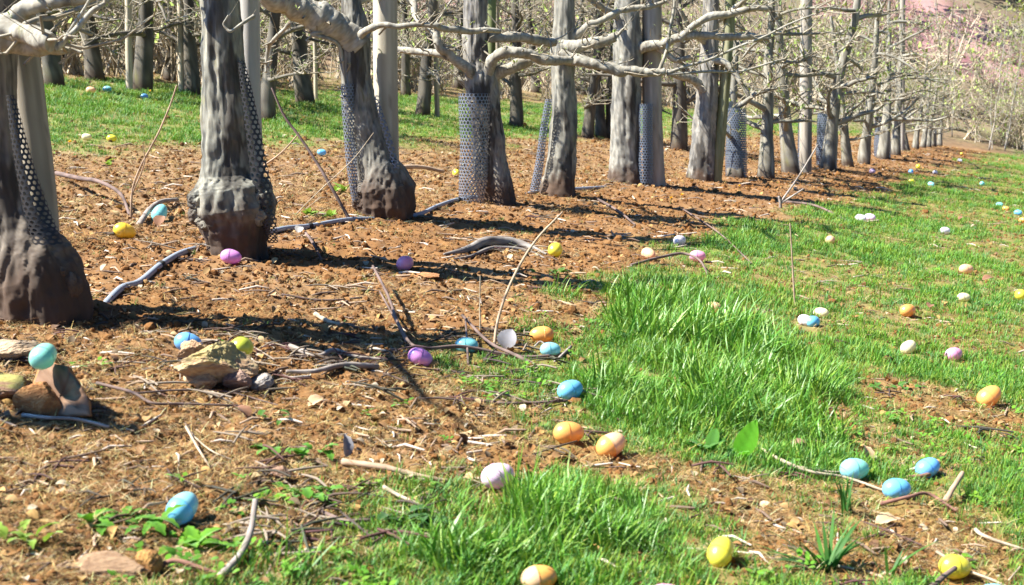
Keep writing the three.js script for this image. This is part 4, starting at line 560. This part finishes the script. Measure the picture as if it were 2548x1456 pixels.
stick('pale sliver of wood among the straw right of the weeds', 'pale', 11, [[[955, 1220, 0.004], [1000, 1240, 0.008], [1050, 1262, 0.004]]]);
stick('dark crooked twig between bent trunk and curved bark', 'dark', 8, [[[760, 580, 0.0], [780, 610, 0.02], [800, 640, 0.004]]]);
stick('brown stick behind the feet of third and fourth trunks', 'tan', 12, [[[1000, 418, 0.02], [1050, 416, 0.03], [1105, 430, 0.008]]]);
stick('dark fallen twig running from soil into tall grass', 'dark', 7, [[[1480, 490, 0.01], [1540, 525, 0.02], [1580, 560, 0.006]], [[1700, 520, 0.01], [1790, 580, 0.02], [1870, 655, 0.01]]]);
stick('dark fallen branch lying in the bottom leaf litter', 'red', 14, [[[380, 1420, 0.004], [430, 1404, 0.012], [510, 1420, 0.01], [580, 1440, 0.004]]]);
stick('dark rotten stick in the grass left of the bottom egg', 'dark', 13, [[[790, 1270, 0.004], [860, 1285, 0.01], [920, 1290, 0.008]]]);
stick('curled grey twigs over the pale aqua egg', 'grey', 8, [[[1420, 868, 0.006], [1400, 880, 0.012], [1380, 900, 0.004]], [[1330, 860, 0.012], [1345, 850, 0.022], [1370, 874, 0.006]]]);
stick('thin dark stick on bare soil below the violet egg', 'dark', 7, [[[700, 735, 0.004], [800, 742, 0.006], [900, 742, 0.004]]]);
stick('thin twig rising through the upper grass strip', 'tan', 5, [[[640, 420], [700, 380, 0], [745, 330, 0.0]]], { up: true });
// slab of curved bark
{ seed(51); const g = new G(), a = onGround(1105, 632), pts = [[1105, 634, 0.004], [1160, 622, 0.015], [1220, 602, 0.02], [1290, 606, 0.018], [1360, 636, 0.004]]; const t = thing('bark_strip', 'grey curved strip of bark lying on the soil left of the lemon egg', 'bark'); const col = (x, y, z) => mix([0.12, 0.1, 0.09], [0.3, 0.27, 0.24], clamp(0.5 + fbm(x * 16, y * 80, z * 16, 3))); mesh('strip', g.tube(pts.map(([x, y, l]) => onGround(x, y, l)), [0.004, 0.012, 0.02, 0.018, 0.004], 12, { amp: 0.25, freq: 40, col, sub: 8 }).build(), M.twig, t); mesh('inner_fibre', new G().tube(pts.map(([x, y, l]) => onGround(x + 10, y + 14, l * 0.5)), [0.002, 0.006, 0.009, 0.008, 0.002], 8, { amp: 0.2, freq: 40, col, sub: 6 }).build(), M.twig, t); }

// ------------------------------------------------------------------ leaves and plants that stand alone
function leafGeo(len, w, droop, cols, { lobes = 0, cup = 0.25, segs = 14, ru = 6 } = {}) {
  const g = new G(), ids = []; let x = 0, y = 0, ang = 0.9;
  for (let k = 0; k <= segs; k++) { const t = k / segs, pr = Math.pow(Math.sin(Math.PI * Math.min(1, 0.06 + 0.94 * Math.pow(t, 0.8))), 0.8) * (lobes ? 0.55 + 0.45 * Math.abs(Math.sin(t * lobes * Math.PI)) : 1) + 0.03; const row = []; for (let j = -ru / 2; j <= ru / 2; j++) { const u = j / (ru / 2), q = u * pr * w / 2; row.push(g.v(x, y + Math.abs(u) * pr * w * cup * 0.5 + 0.0012 * Math.sin(t * 30 + u * 4), q, mix(cols[0], cols[1], clamp(Math.abs(u) * 0.8 + 0.25 * vnoise(t * 12, u * 5, len * 90) + (j === 0 ? -0.3 : 0))))); } ids.push(row); x += Math.cos(ang) * len / segs; y += Math.sin(ang) * len / segs; ang -= droop / segs; }
  for (let k = 0; k < segs; k++) for (let j = 0; j < ru; j++) { g.tri(ids[k][j], ids[k][j + 1], ids[k + 1][j]); g.tri(ids[k][j + 1], ids[k + 1][j + 1], ids[k + 1][j]); }
  return g.build();
}
const GREEN = [[0.05, 0.17, 0.015], [0.11, 0.27, 0.03]], DARKGREEN = [[0.03, 0.11, 0.015], [0.06, 0.17, 0.03]], LIGHTG = [[0.2, 0.34, 0.03], [0.26, 0.4, 0.05]];
function rosette(label, px, py, n, len, w, { cols = GREEN, lobes = 3.5, s = 1, sx = 1, cat = 'plant', name = 'weed_rosette', droop = [0.9, 1.6] } = {}) {
  seed(1200 + s); const b = onGround(px, py), t = thing(name, label, cat, b), geos = [0, 1, 2].map((k) => leafGeo(1, w / len, rr(...droop), cols, { lobes: lobes ? lobes + k * 0.4 : 0 }));
  for (let k = 0; k < n; k++) { const l = mesh('leaf', geos[k % 3], M.weed, t); l.scale.setScalar(len * rr(0.55, 1.15)); l.rotation.set(rr(-0.3, 0.3), k * 6.283 / n + rr(-0.3, 0.3), rr(-0.55, 0.1)); l.position.set(rr(-1, 1) * 0.03 * sx, rr(0.001, 0.01), rr(-1, 1) * 0.02); } return t;
}
rosette('leafy green weed patch below and left of the shiny blue egg', 300, 1322, 24, 0.046, 0.022, { s: 1, sx: 1.9, cols: [[0.07, 0.22, 0.01], [0.14, 0.36, 0.015]] });
rosette('bright green weed patch directly below the shiny blue egg', 515, 1358, 26, 0.044, 0.024, { s: 2, sx: 2.0, cols: [[0.09, 0.27, 0.01], [0.18, 0.42, 0.015]] });
rosette('clover like green weed patch right of the standing stick', 738, 1238, 26, 0.036, 0.02, { s: 3, sx: 1.8, lobes: 2, cols: [[0.07, 0.22, 0.015], [0.16, 0.38, 0.03]] });
rosette('low green weed patch on the straw above the small brown block', 712, 1140, 18, 0.034, 0.019, { s: 4, sx: 2.6, lobes: 2, cols: [[0.07, 0.22, 0.015], [0.16, 0.36, 0.03]] });
rosette('small light green seedling beside the tan stick', 915, 1216, 12, 0.024, 0.014, { s: 5, lobes: 2, sx: 0.8, cols: LIGHTG });
rosette('yellow green weed at the left bottom edge', 80, 1350, 9, 0.034, 0.016, { s: 6, lobes: 2, cols: LIGHTG });
rosette('dark green weed clump at the front of the grass', 1045, 1310, 18, 0.05, 0.02, { s: 7, sx: 1.5, cols: DARKGREEN });
rosette('bright green weed between hose and bent trunk', 845, 478, 10, 0.07, 0.026, { s: 8, lobes: 0, droop: [0.2, 0.8], cols: LIGHTG });
rosette('yellow green weed growing over the hose', 820, 545, 9, 0.05, 0.022, { s: 9, lobes: 0, droop: [0.2, 0.9], cols: LIGHTG });
rosette('small yellow green weed behind the hose', 765, 540, 8, 0.045, 0.02, { s: 10, lobes: 0, droop: [0.2, 0.9], cols: LIGHTG });
rosette('small weed sprig in the straw behind the golden egg', 258, 408, 6, 0.05, 0.022, { s: 11, lobes: 0, droop: [0.3, 0.9], cols: LIGHTG });
rosette('small weed sprig on the soil above the dark debris', 680, 1062, 8, 0.026, 0.013, { s: 12, lobes: 0, cols: GREEN });
rosette('green weed low on the soil before the grass', 1375, 682, 14, 0.04, 0.018, { s: 13, sx: 2.2, cols: [[0.07, 0.17, 0.02], [0.16, 0.27, 0.04]] });
rosette('dark leafy weed at the front edge of the tall grass', 1735, 1128, 7, 0.052, 0.026, { s: 14, lobes: 0, cols: [[0.05, 0.17, 0.015], [0.08, 0.24, 0.02]], droop: [0.5, 1.1] });
rosette('leafy sprigs on the bare patch at right', 2230, 975, 16, 0.035, 0.018, { s: 15, sx: 2.4, lobes: 2 });
{ const b = onGround(1836, 1140), t = thing('broad_leaf_plant', 'plant with one big upright bright green leaf at the tall grass', 'plant', b); const G1 = [[0.14, 0.46, 0.012], [0.2, 0.58, 0.02]];
  [[0.086, 0.042, 0.3, 1.35, 0.5, 0.42], [0.035, 0.018, 1.1, 2.9, 0.1, 0], [0.04, 0.02, 0.9, -1.0, 0.1, 0]].forEach(([len, w, droop, yaw, rz, rx]) => { const l = mesh('leaf', leafGeo(len, w, droop, G1, { cup: 0.12 }), M.bigLeaf, t); l.rotation.order = 'YXZ'; l.rotation.set(rx, yaw, rz); }); mesh('stalk', new G().tube([V(0, -0.01, 0), V(0.004, 0.012, 0)], [0.003, 0.002], 6, { col: () => [0.12, 0.25, 0.05] }).build(), M.grass, t); }
function bladeTuft(label, px, py, blades, s) { seed(1400 + s); const b = onGround(px, py), t = thing('grass_tuft', label, 'grass tuft', b); for (const [yaw, len, lift, droop, w = 0.006] of blades) { const c = mix([0.03, 0.13, 0.012], [0.08, 0.24, 0.03], rnd()); mesh('blade', new G().blade(V(rr(-0.012, 0.012), -0.003, rr(-0.01, 0.01)), yaw, len, w, lift, droop, c, 8, (t) => (0.6 + 0.4 * Math.sin(t * 3)) * (1 - t * t * t) + 0.001).build(), M.grass, t); } return t; }
seed(77);
bladeTuft('dark green tuft of long arching blades near the right bottom corner', 2050, 1425, Array.from({ length: 44 }, (_, k) => [Math.PI + (k < 28 ? rr(-0.7, 0.5) : rr(1.2, 4)), rr(0.07, 0.135), rr(0.4, 1.25), rr(0.3, 0.9), rr(0.005, 0.0085)]), 1);
bladeTuft('few long upright blades right of the dark green tuft', 2215, 1432, [[0.5, 0.14, 1.1, 0.2, 0.007], [0.9, 0.1, 1.25, 0.3], [-0.2, 0.12, 0.75, 0.5], [2.2, 0.08, 1.3, 0.2], [0.1, 0.11, 0.12, 0.1, 0.008], [2.9, 0.07, 1.2, 0.4], [5.5, 0.06, 1.0, 0.4]], 2);
bladeTuft('slim blades rising before the aqua egg by the pale stick', 2110, 1280, Array.from({ length: 13 }, (_, k) => [rr(0, 6.28), rr(0.05, 0.11), rr(1.0, 1.5), rr(0.1, 0.5), 0.0045]), 3);
bladeTuft('spreading tuft of bluish blades above the bare patch', 2770 / 1.0 > 2548 ? 1985 : 0, 965, Array.from({ length: 22 }, (_, k) => [rr(0, 6.28), rr(0.05, 0.1), rr(0.7, 1.4), rr(0.2, 0.8), 0.006]), 4);
// single dead leaves that stand out
const DRY = { grey: [[0.2, 0.195, 0.21], [0.27, 0.26, 0.27]], brown: [[0.17, 0.075, 0.035], [0.26, 0.12, 0.06]], tan: [[0.42, 0.27, 0.14], [0.55, 0.39, 0.23]], white: [[0.45, 0.42, 0.38], [0.55, 0.52, 0.48]] };
function deadLeaf(label, px, py, len, w, pal, rot, lift = 0.004) { const b = onGround(px, py, lift), o = mesh('dead_leaf', leafGeo(len, w, 1.2, DRY[pal], { cup: 0.35, segs: 8, ru: 4 }), M.litter); o.position.copy(b); o.rotation.order = 'YXZ'; o.rotation.set(...rot); tag(o, label, 'leaf', 'dead leaves that stand out'); return o; }
deadLeaf('grey dead leaf standing upright beside the turquoise egg', 1258, 868, 0.055, 0.05, 'grey', [0.2, 1.2, 0.8]);
deadLeaf('grey pointed leaf sliver standing in the straw below the grass seedlings', 860, 1120, 0.05, 0.022, 'grey', [0.4, 2.2, 0.5]);
deadLeaf('dark brown leaf in the mown grass right of the small peach egg', 2445, 698, 0.06, 0.04, 'brown', [0.2, 0.2, -0.3], 0.02);
deadLeaf('dark brown leaf further up the mown grass', 2385, 545, 0.06, 0.035, 'brown', [0.1, 0.4, -0.2], 0.02);
deadLeaf('small brown leaf right of the lone orange egg', 2310, 768, 0.04, 0.028, 'brown', [0.3, 1.0, -0.3], 0.015);
deadLeaf('brown curled leaf below the tan boulder', 618, 1046, 0.045, 0.035, 'brown', [0.2, 2.6, -0.1]);
deadLeaf('curled tan leaf on the straw, right of the boulder', 765, 1010, 0.036, 0.024, 'tan', [0.5, 0.6, 0]);
deadLeaf('white scrap of leaf by the hose behind the pale burl', 740, 580, 0.035, 0.03, 'white', [0.3, 1.5, 0.2]);
deadLeaf('tan leaf on the soil right of the lilac egg tip', 2180, 1296, 0.05, 0.03, 'tan', [0.2, 0.3, -0.3]);
deadLeaf('curled pale leaf behind the aqua egg of the three', 2160, 1150, 0.045, 0.03, 'tan', [0.4, 2.0, 0.4]);
deadLeaf('bark curl wrapping the teal egg under the root branch', 392, 560, 0.05, 0.04, 'brown', [0.1, 1.4, 0.3]);
// dandelion heads
function dandelion(label, px, py) { seed(px); const b = onGround(px, py), t = thing('dandelion', label, 'flower', b); mesh('stem', new G().tube([V(0, -0.01, 0), V(0.004, 0.03, 0)], [0.002, 0.0017], 5, { col: () => [0.15, 0.25, 0.06] }).build(), M.grass, t); const g = new G(); for (let k = 0; k < 46; k++) g.blade(V(0.004, 0.03, 0), k * 2.4, rr(0.009, 0.017), 0.005, rr(0.0, 1.3), 0.4, [0.85, 0.58, 0.01], 2, (u) => 1 - 0.4 * u); mesh('petals', g.build(), M.leaf, t); return t; }
dandelion('yellow dandelion on the soil below the seventh trunk', 1695, 500); dandelion('yellow dandelion on the soil left of the broken stem', 1838, 476); dandelion('yellow dandelion in the grass strip behind the nearest post', 172, 368); dandelion('yellow dandelion at the soil edge of the second row', 372, 238); dandelion('yellow dandelion low on the soil below the sixth trunk', 1668, 506);

// ------------------------------------------------------------------ scattered ground cover
function scatter(name, label, category, geos, mat, n, z0, z1, place) {
  const out = geos.map(() => [[], []]), m = new THREE.Matrix4(), q = new THREE.Quaternion(), e = new THREE.Euler();
  for (let k = 0; k < n; k++) { const zz = z0 * Math.pow(z1 / z0, rnd()), x = rr(-0.6, 0.6) * (zz + 0.5), r = place(x, -zz, zz); if (!r) continue; const [s, rot, c, lift = 0, sy = s] = r; e.set(...rot, 'YXZ'); q.setFromEuler(e); m.compose(V(x, hFull(x, -zz) + lift, -zz), q, V(s, sy, s)); const g = out[Math.floor(rnd() * geos.length)]; g[0].push(...m.elements); g[1].push(...c); }
  geos.forEach((geo, i) => { const [a, c] = out[i], cnt = a.length / 16; if (!cnt) return; const o = new THREE.InstancedMesh(geo, mat, cnt); o.instanceMatrix.array.set(a); o.instanceColor = new THREE.InstancedBufferAttribute(new Float32Array(c), 3); o.name = numbered(name); o.castShadow = o.receiveShadow = true; tag(o, label, category, null, 'stuff'); scene.add(o); });
}
const nearEgg = (x, z, a, b) => { for (const e of eggAt) { const dx = x - e.x, dz = z - e.z; if (Math.abs(dx) < b && Math.abs(dz) < b * 1.6) { if (dx * dx + dz * dz < a * a) return 2; if (dz > 0 && dz < b * 1.5 && Math.abs(dx) < 0.035) return 1; } } return 0; };
// crumbs of soil
const crumbGeo = (s) => { seed(s); const g = new THREE.IcosahedronGeometry(1, 1), a = g.attributes.position, c = new Float32Array(a.count * 3).fill(1); for (let k = 0; k < a.count; k++) { const x = a.getX(k), y = a.getY(k), z = a.getZ(k), r = 1 + 0.45 * fbm(x * 1.6 + s, y * 1.6, z * 1.6, 2); a.setXYZ(k, x * r, y * r * 0.75, z * r); } g.setAttribute('color', new THREE.BufferAttribute(c, 3)); g.computeVertexNormals(); return g; };
seed(11);
scatter('soil_crumbs', 'loose crumbs of red brown soil along the tree row', 'soil', [crumbGeo(1), crumbGeo(2), crumbGeo(3)], M.crumb, 240000, 1.45, 26, (x, z, zz) => {
  const d = across(x, z); if (d < -4 || rnd() < grassCover(x, z) * 0.85) return null; const s = (0.0013 + 0.0058 * Math.pow(rnd(), 5) + (rnd() < 0.012 ? rr(0.003, 0.009) : 0)) * Math.pow(Math.max(zz, 2) / 2.2, 0.5), b = rnd(), c = mix(mix(SOIL, SOIL2, rnd()), b < 0.2 ? DARKSOIL : b > 0.93 ? [0.38, 0.23, 0.09] : SOIL, 0.6); return [s, [rr(0, 6), rr(0, 6), 0], c, s * 0.15];
});
// dead straw
const strawGeo = (s) => { seed(s); const g = new G(); for (let k = 0; k < 7; k++) g.blade(V(rr(-0.4, 0.4), rr(0, 0.1), rr(-0.4, 0.4)), rr(0, 6.28), rr(0.5, 1.5), rr(0.03, 0.06), rr(-0.1, 0.5), rr(0, 0.9), [1, 1, 1].map(() => 1).map((v) => v * rr(0.75, 1)), 3, (t) => 1 - 0.6 * t); return g.build(); };
const STRAW = [[0.33, 0.21, 0.065], [0.46, 0.33, 0.12], [0.22, 0.115, 0.032], [0.27, 0.135, 0.032], [0.52, 0.41, 0.2], [0.12, 0.06, 0.02]];
seed(12);
scatter('dead_straw', 'matted dead grass straw over the soil', 'straw', [strawGeo(21), strawGeo(22), strawGeo(23), strawGeo(24)], M.straw, 200000, 1.45, 26, (x, z, zz) => {
  const d = across(x, z), n = fbm(x * 2.6, 7.7, z * 2.6, 3), g = grassCover(x, z); let p = 0.45 + 0.9 * n; if (d < -0.25 && d > -2.4) p += 0.4; if (d > 0.35 && zz < 3.2) p += 0.25; if (d > -0.3 && d < 0.9) p -= 0.24 * sstep(2.3, 3.0, zz); if (g > 0.5) p = lerp(0.3, 0.1, sstep(0.5, 0.95, g)); if (rnd() > p) return null; if (nearEgg(x, z, 0.03, 0.06) && rnd() < 0.75) return null;
  const s = rr(0.01, 0.03) * Math.pow(Math.max(zz, 2) / 2.2, 0.4); return [s, [rr(-0.2, 0.2), rr(0, 6.3), rr(-0.2, 0.2)], STRAW[Math.floor(rnd() * 6)], 0.002];
});
// leaf litter and bark chips
const litterGeo = (s) => { seed(s); const g = leafGeo(1, rr(0.5, 0.8), rr(0.6, 2.4), [[0.85, 0.85, 0.85], [1, 1, 1]], { cup: rr(0.2, 0.8), segs: 5, ru: 2 }); g.translate(-0.45, -0.1, 0); return g; };
const LIT = [[0.23, 0.115, 0.035], [0.36, 0.215, 0.075], [0.12, 0.055, 0.02], [0.4, 0.28, 0.13], [0.48, 0.39, 0.26], [0.17, 0.115, 0.06], [0.3, 0.14, 0.035], [0.42, 0.25, 0.07]];
seed(13);
scatter('leaf_litter', 'small curled dead leaves scattered on the soil', 'leaf litter', [litterGeo(31), litterGeo(32), litterGeo(33), litterGeo(34)], M.litter, 38000, 1.45, 26, (x, z, zz) => {
  const d = across(x, z), n = fbm(x * 1.9, 17.7, z * 1.9, 3), g = grassCover(x, z); let p = 0.36 + 0.8 * n + (zz < 2.8 ? 0.25 : 0); if (g > 0.6) p = 0.1; if (rnd() > p || nearEgg(x, z, 0.035, 0.06)) return null; const s = (0.006 + 0.02 * Math.pow(rnd(), 3.2)) * Math.pow(Math.max(zz, 2) / 2.2, 0.4); return [s, [rr(-0.5, 0.5), rr(0, 6.3), rr(-0.7, 0.5)], LIT[Math.floor(rnd() * 8)], s * 0.15];
});
const chipGeo = (s) => { seed(s); const g = new G(), P = [V(-0.5, 0, 0), V(-0.1, rr(-0.05, 0.08), rr(-0.06, 0.06)), V(0.5, rr(-0.05, 0.05), rr(-0.1, 0.1))]; g.tube(P, [0.035, 0.05, 0.03], 5, { amp: 0.3, freq: 4, col: () => [1, 1, 1] }); return g.build(); };
seed(14);
scatter('wood_chips', 'short bits of twig and bark strewn on the soil', 'twigs', [chipGeo(41), chipGeo(42), chipGeo(43)], M.twig, 15000, 1.45, 20, (x, z, zz) => { const d = across(x, z), g = grassCover(x, z); if (d < -2.2 || rnd() < g * 0.9) return null; const s = (0.015 + 0.06 * Math.pow(rnd(), 3)) * Math.pow(Math.max(zz, 2) / 2.2, 0.3), c = rnd(); return [s, [0, rr(0, 6.3), rr(-0.15, 0.15)], c < 0.4 ? [0.15, 0.1, 0.07] : c < 0.75 ? [0.34, 0.24, 0.16] : [0.5, 0.42, 0.34], s * 0.05]; });
const debrisGeo = (s) => { seed(s); const g = new G(); for (let k = 0; k < 3; k++) { const a = rr(0, 6.28), b = V(rr(-0.3, 0.3), rr(0.01, 0.12), rr(-0.3, 0.3)), e = V(Math.cos(a) * rr(0.3, 0.7), rr(-0.04, 0.1), Math.sin(a) * rr(0.3, 0.7)); g.tube([b.clone().sub(e), b.clone().add(V(rr(-0.06, 0.06), rr(0, 0.08), rr(-0.06, 0.06))), b.clone().add(e)], [0.022, 0.026, 0.012], 4, { col: () => [1, 1, 1], sub: 2, cap: false }); } return g.build(); };
const band = [[560, 905], [740, 890], [900, 900], [1060, 930], [1200, 965], [1400, 1000], [1250, 880], [820, 1270], [1240, 615]].map(([px, py]) => onGround(px, py, 0, false));
seed(18);
scatter('twig_debris', 'thin dark broken twigs and prunings tangled on the soil', 'twigs', [debrisGeo(81), debrisGeo(82), debrisGeo(83)], M.twig, 26000, 1.45, 16, (x, z, zz) => { let p = 0.022; for (const b of band) { const e = ((x - b.x) / 0.16) ** 2 + ((z - b.z) / 0.16) ** 2; p = Math.max(p, 0.45 * Math.exp(-e)); } if (rnd() > p * (1 - 0.8 * grassCover(x, z)) || nearEgg(x, z, 0.03, 0.05)) return null; const c = rnd(); return [rr(0.03, 0.11), [rr(-0.15, 0.15), rr(0, 6.3), rr(-0.15, 0.15)], c < 0.7 ? [rr(0.05, 0.1), rr(0.035, 0.06), 0.035] : [0.24, 0.19, 0.14], 0.003]; });
// grass: tufts of blades, short in the aisle and long where nobody mows
const tuftGeo = (s, n, spread, hmin, hmax, w, droop) => { seed(s); const g = new G(); for (let k = 0; k < n; k++) { const v = rnd(), c = v < 0.1 ? [1.9, 1.35, 2.2] : v < 0.3 ? [1.35, 1.1, 1.3] : [rr(0.75, 1.05), rr(0.8, 1.1), rr(0.7, 1.3)]; g.blade(V(rr(-spread, spread), -0.05, rr(-spread, spread)), rr(0, 6.28), rr(hmin, hmax), w * rr(0.7, 1.2), rr(0.75, 1.5), rr(...droop), [c.map((q) => q * 0.62), c], 3, (t) => 1 - t * t * 0.96); } return g.build(); };  // blade roots darkened in colour to paint shade between the blades
const GR = [[0.165, 0.375, 0.022], [0.22, 0.45, 0.028], [0.11, 0.29, 0.026], [0.30, 0.44, 0.04], [0.17, 0.38, 0.085]];
seed(15);
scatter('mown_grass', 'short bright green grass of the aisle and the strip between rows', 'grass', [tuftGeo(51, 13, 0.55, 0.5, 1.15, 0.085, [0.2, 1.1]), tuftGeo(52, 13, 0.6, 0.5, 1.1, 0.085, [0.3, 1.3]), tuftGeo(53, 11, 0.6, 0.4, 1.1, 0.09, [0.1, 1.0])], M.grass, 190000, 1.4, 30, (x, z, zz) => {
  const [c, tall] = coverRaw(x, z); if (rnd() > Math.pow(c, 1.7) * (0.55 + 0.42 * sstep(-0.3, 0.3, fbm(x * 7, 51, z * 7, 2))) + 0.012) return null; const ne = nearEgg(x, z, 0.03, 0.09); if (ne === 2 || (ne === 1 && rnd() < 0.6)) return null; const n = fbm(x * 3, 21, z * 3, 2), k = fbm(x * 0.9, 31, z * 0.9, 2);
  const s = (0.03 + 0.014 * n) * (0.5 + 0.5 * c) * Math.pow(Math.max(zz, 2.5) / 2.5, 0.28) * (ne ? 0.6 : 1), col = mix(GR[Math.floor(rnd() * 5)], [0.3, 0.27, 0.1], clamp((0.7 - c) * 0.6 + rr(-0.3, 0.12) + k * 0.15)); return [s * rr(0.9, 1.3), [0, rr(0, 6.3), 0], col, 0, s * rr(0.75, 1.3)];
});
seed(16);
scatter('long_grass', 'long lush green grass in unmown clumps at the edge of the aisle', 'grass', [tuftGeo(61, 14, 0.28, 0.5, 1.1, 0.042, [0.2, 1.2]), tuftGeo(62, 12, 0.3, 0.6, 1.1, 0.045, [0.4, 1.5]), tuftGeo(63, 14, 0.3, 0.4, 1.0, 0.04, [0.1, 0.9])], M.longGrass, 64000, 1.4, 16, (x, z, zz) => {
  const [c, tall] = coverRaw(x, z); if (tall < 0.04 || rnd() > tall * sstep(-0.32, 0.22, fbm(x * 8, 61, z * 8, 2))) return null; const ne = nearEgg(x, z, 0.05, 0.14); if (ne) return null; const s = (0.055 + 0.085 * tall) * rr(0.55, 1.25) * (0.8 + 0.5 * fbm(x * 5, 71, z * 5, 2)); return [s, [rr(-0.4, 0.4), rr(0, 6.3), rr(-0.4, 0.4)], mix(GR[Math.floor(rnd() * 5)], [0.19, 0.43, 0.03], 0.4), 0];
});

// low broad-leaved weeds among the grass
const cloverGeo = (s) => { seed(s); const g = new G(); for (let k = 0; k < 9; k++) { const a = rr(0, 6.28), c = [rr(0.8, 1.1), rr(0.85, 1.1), 1]; g.blade(V(Math.cos(a) * rr(0, 0.8), rr(0.25, 0.7), Math.sin(a) * rr(0, 0.8)), a, rr(0.35, 0.7), rr(0.28, 0.45), rr(-0.1, 0.7), 0.7, c, 3, (t) => Math.sin(Math.PI * (0.12 + 0.84 * t))); } return g.build(); };
seed(19);
scatter('clover', 'low broad leaved weeds and clover among the grass', 'weeds', [cloverGeo(101), cloverGeo(102)], M.weed, 16000, 1.4, 14, (x, z, zz) => { const c = grassCover(x, z), n = fbm(x * 2.2, 81, z * 2.2, 3); if (rnd() > c * sstep(-0.05, 0.45, n) * 0.8 + 0.012 * (zz < 3 ? 1 : 0) || nearEgg(x, z, 0.04, 0.09)) return null; return [rr(0.012, 0.028), [rr(-0.2, 0.2), rr(0, 6.3), rr(-0.2, 0.2)], mix([0.09, 0.25, 0.012], [0.2, 0.4, 0.02], rnd())]; });

renderer.render(scene, camera);
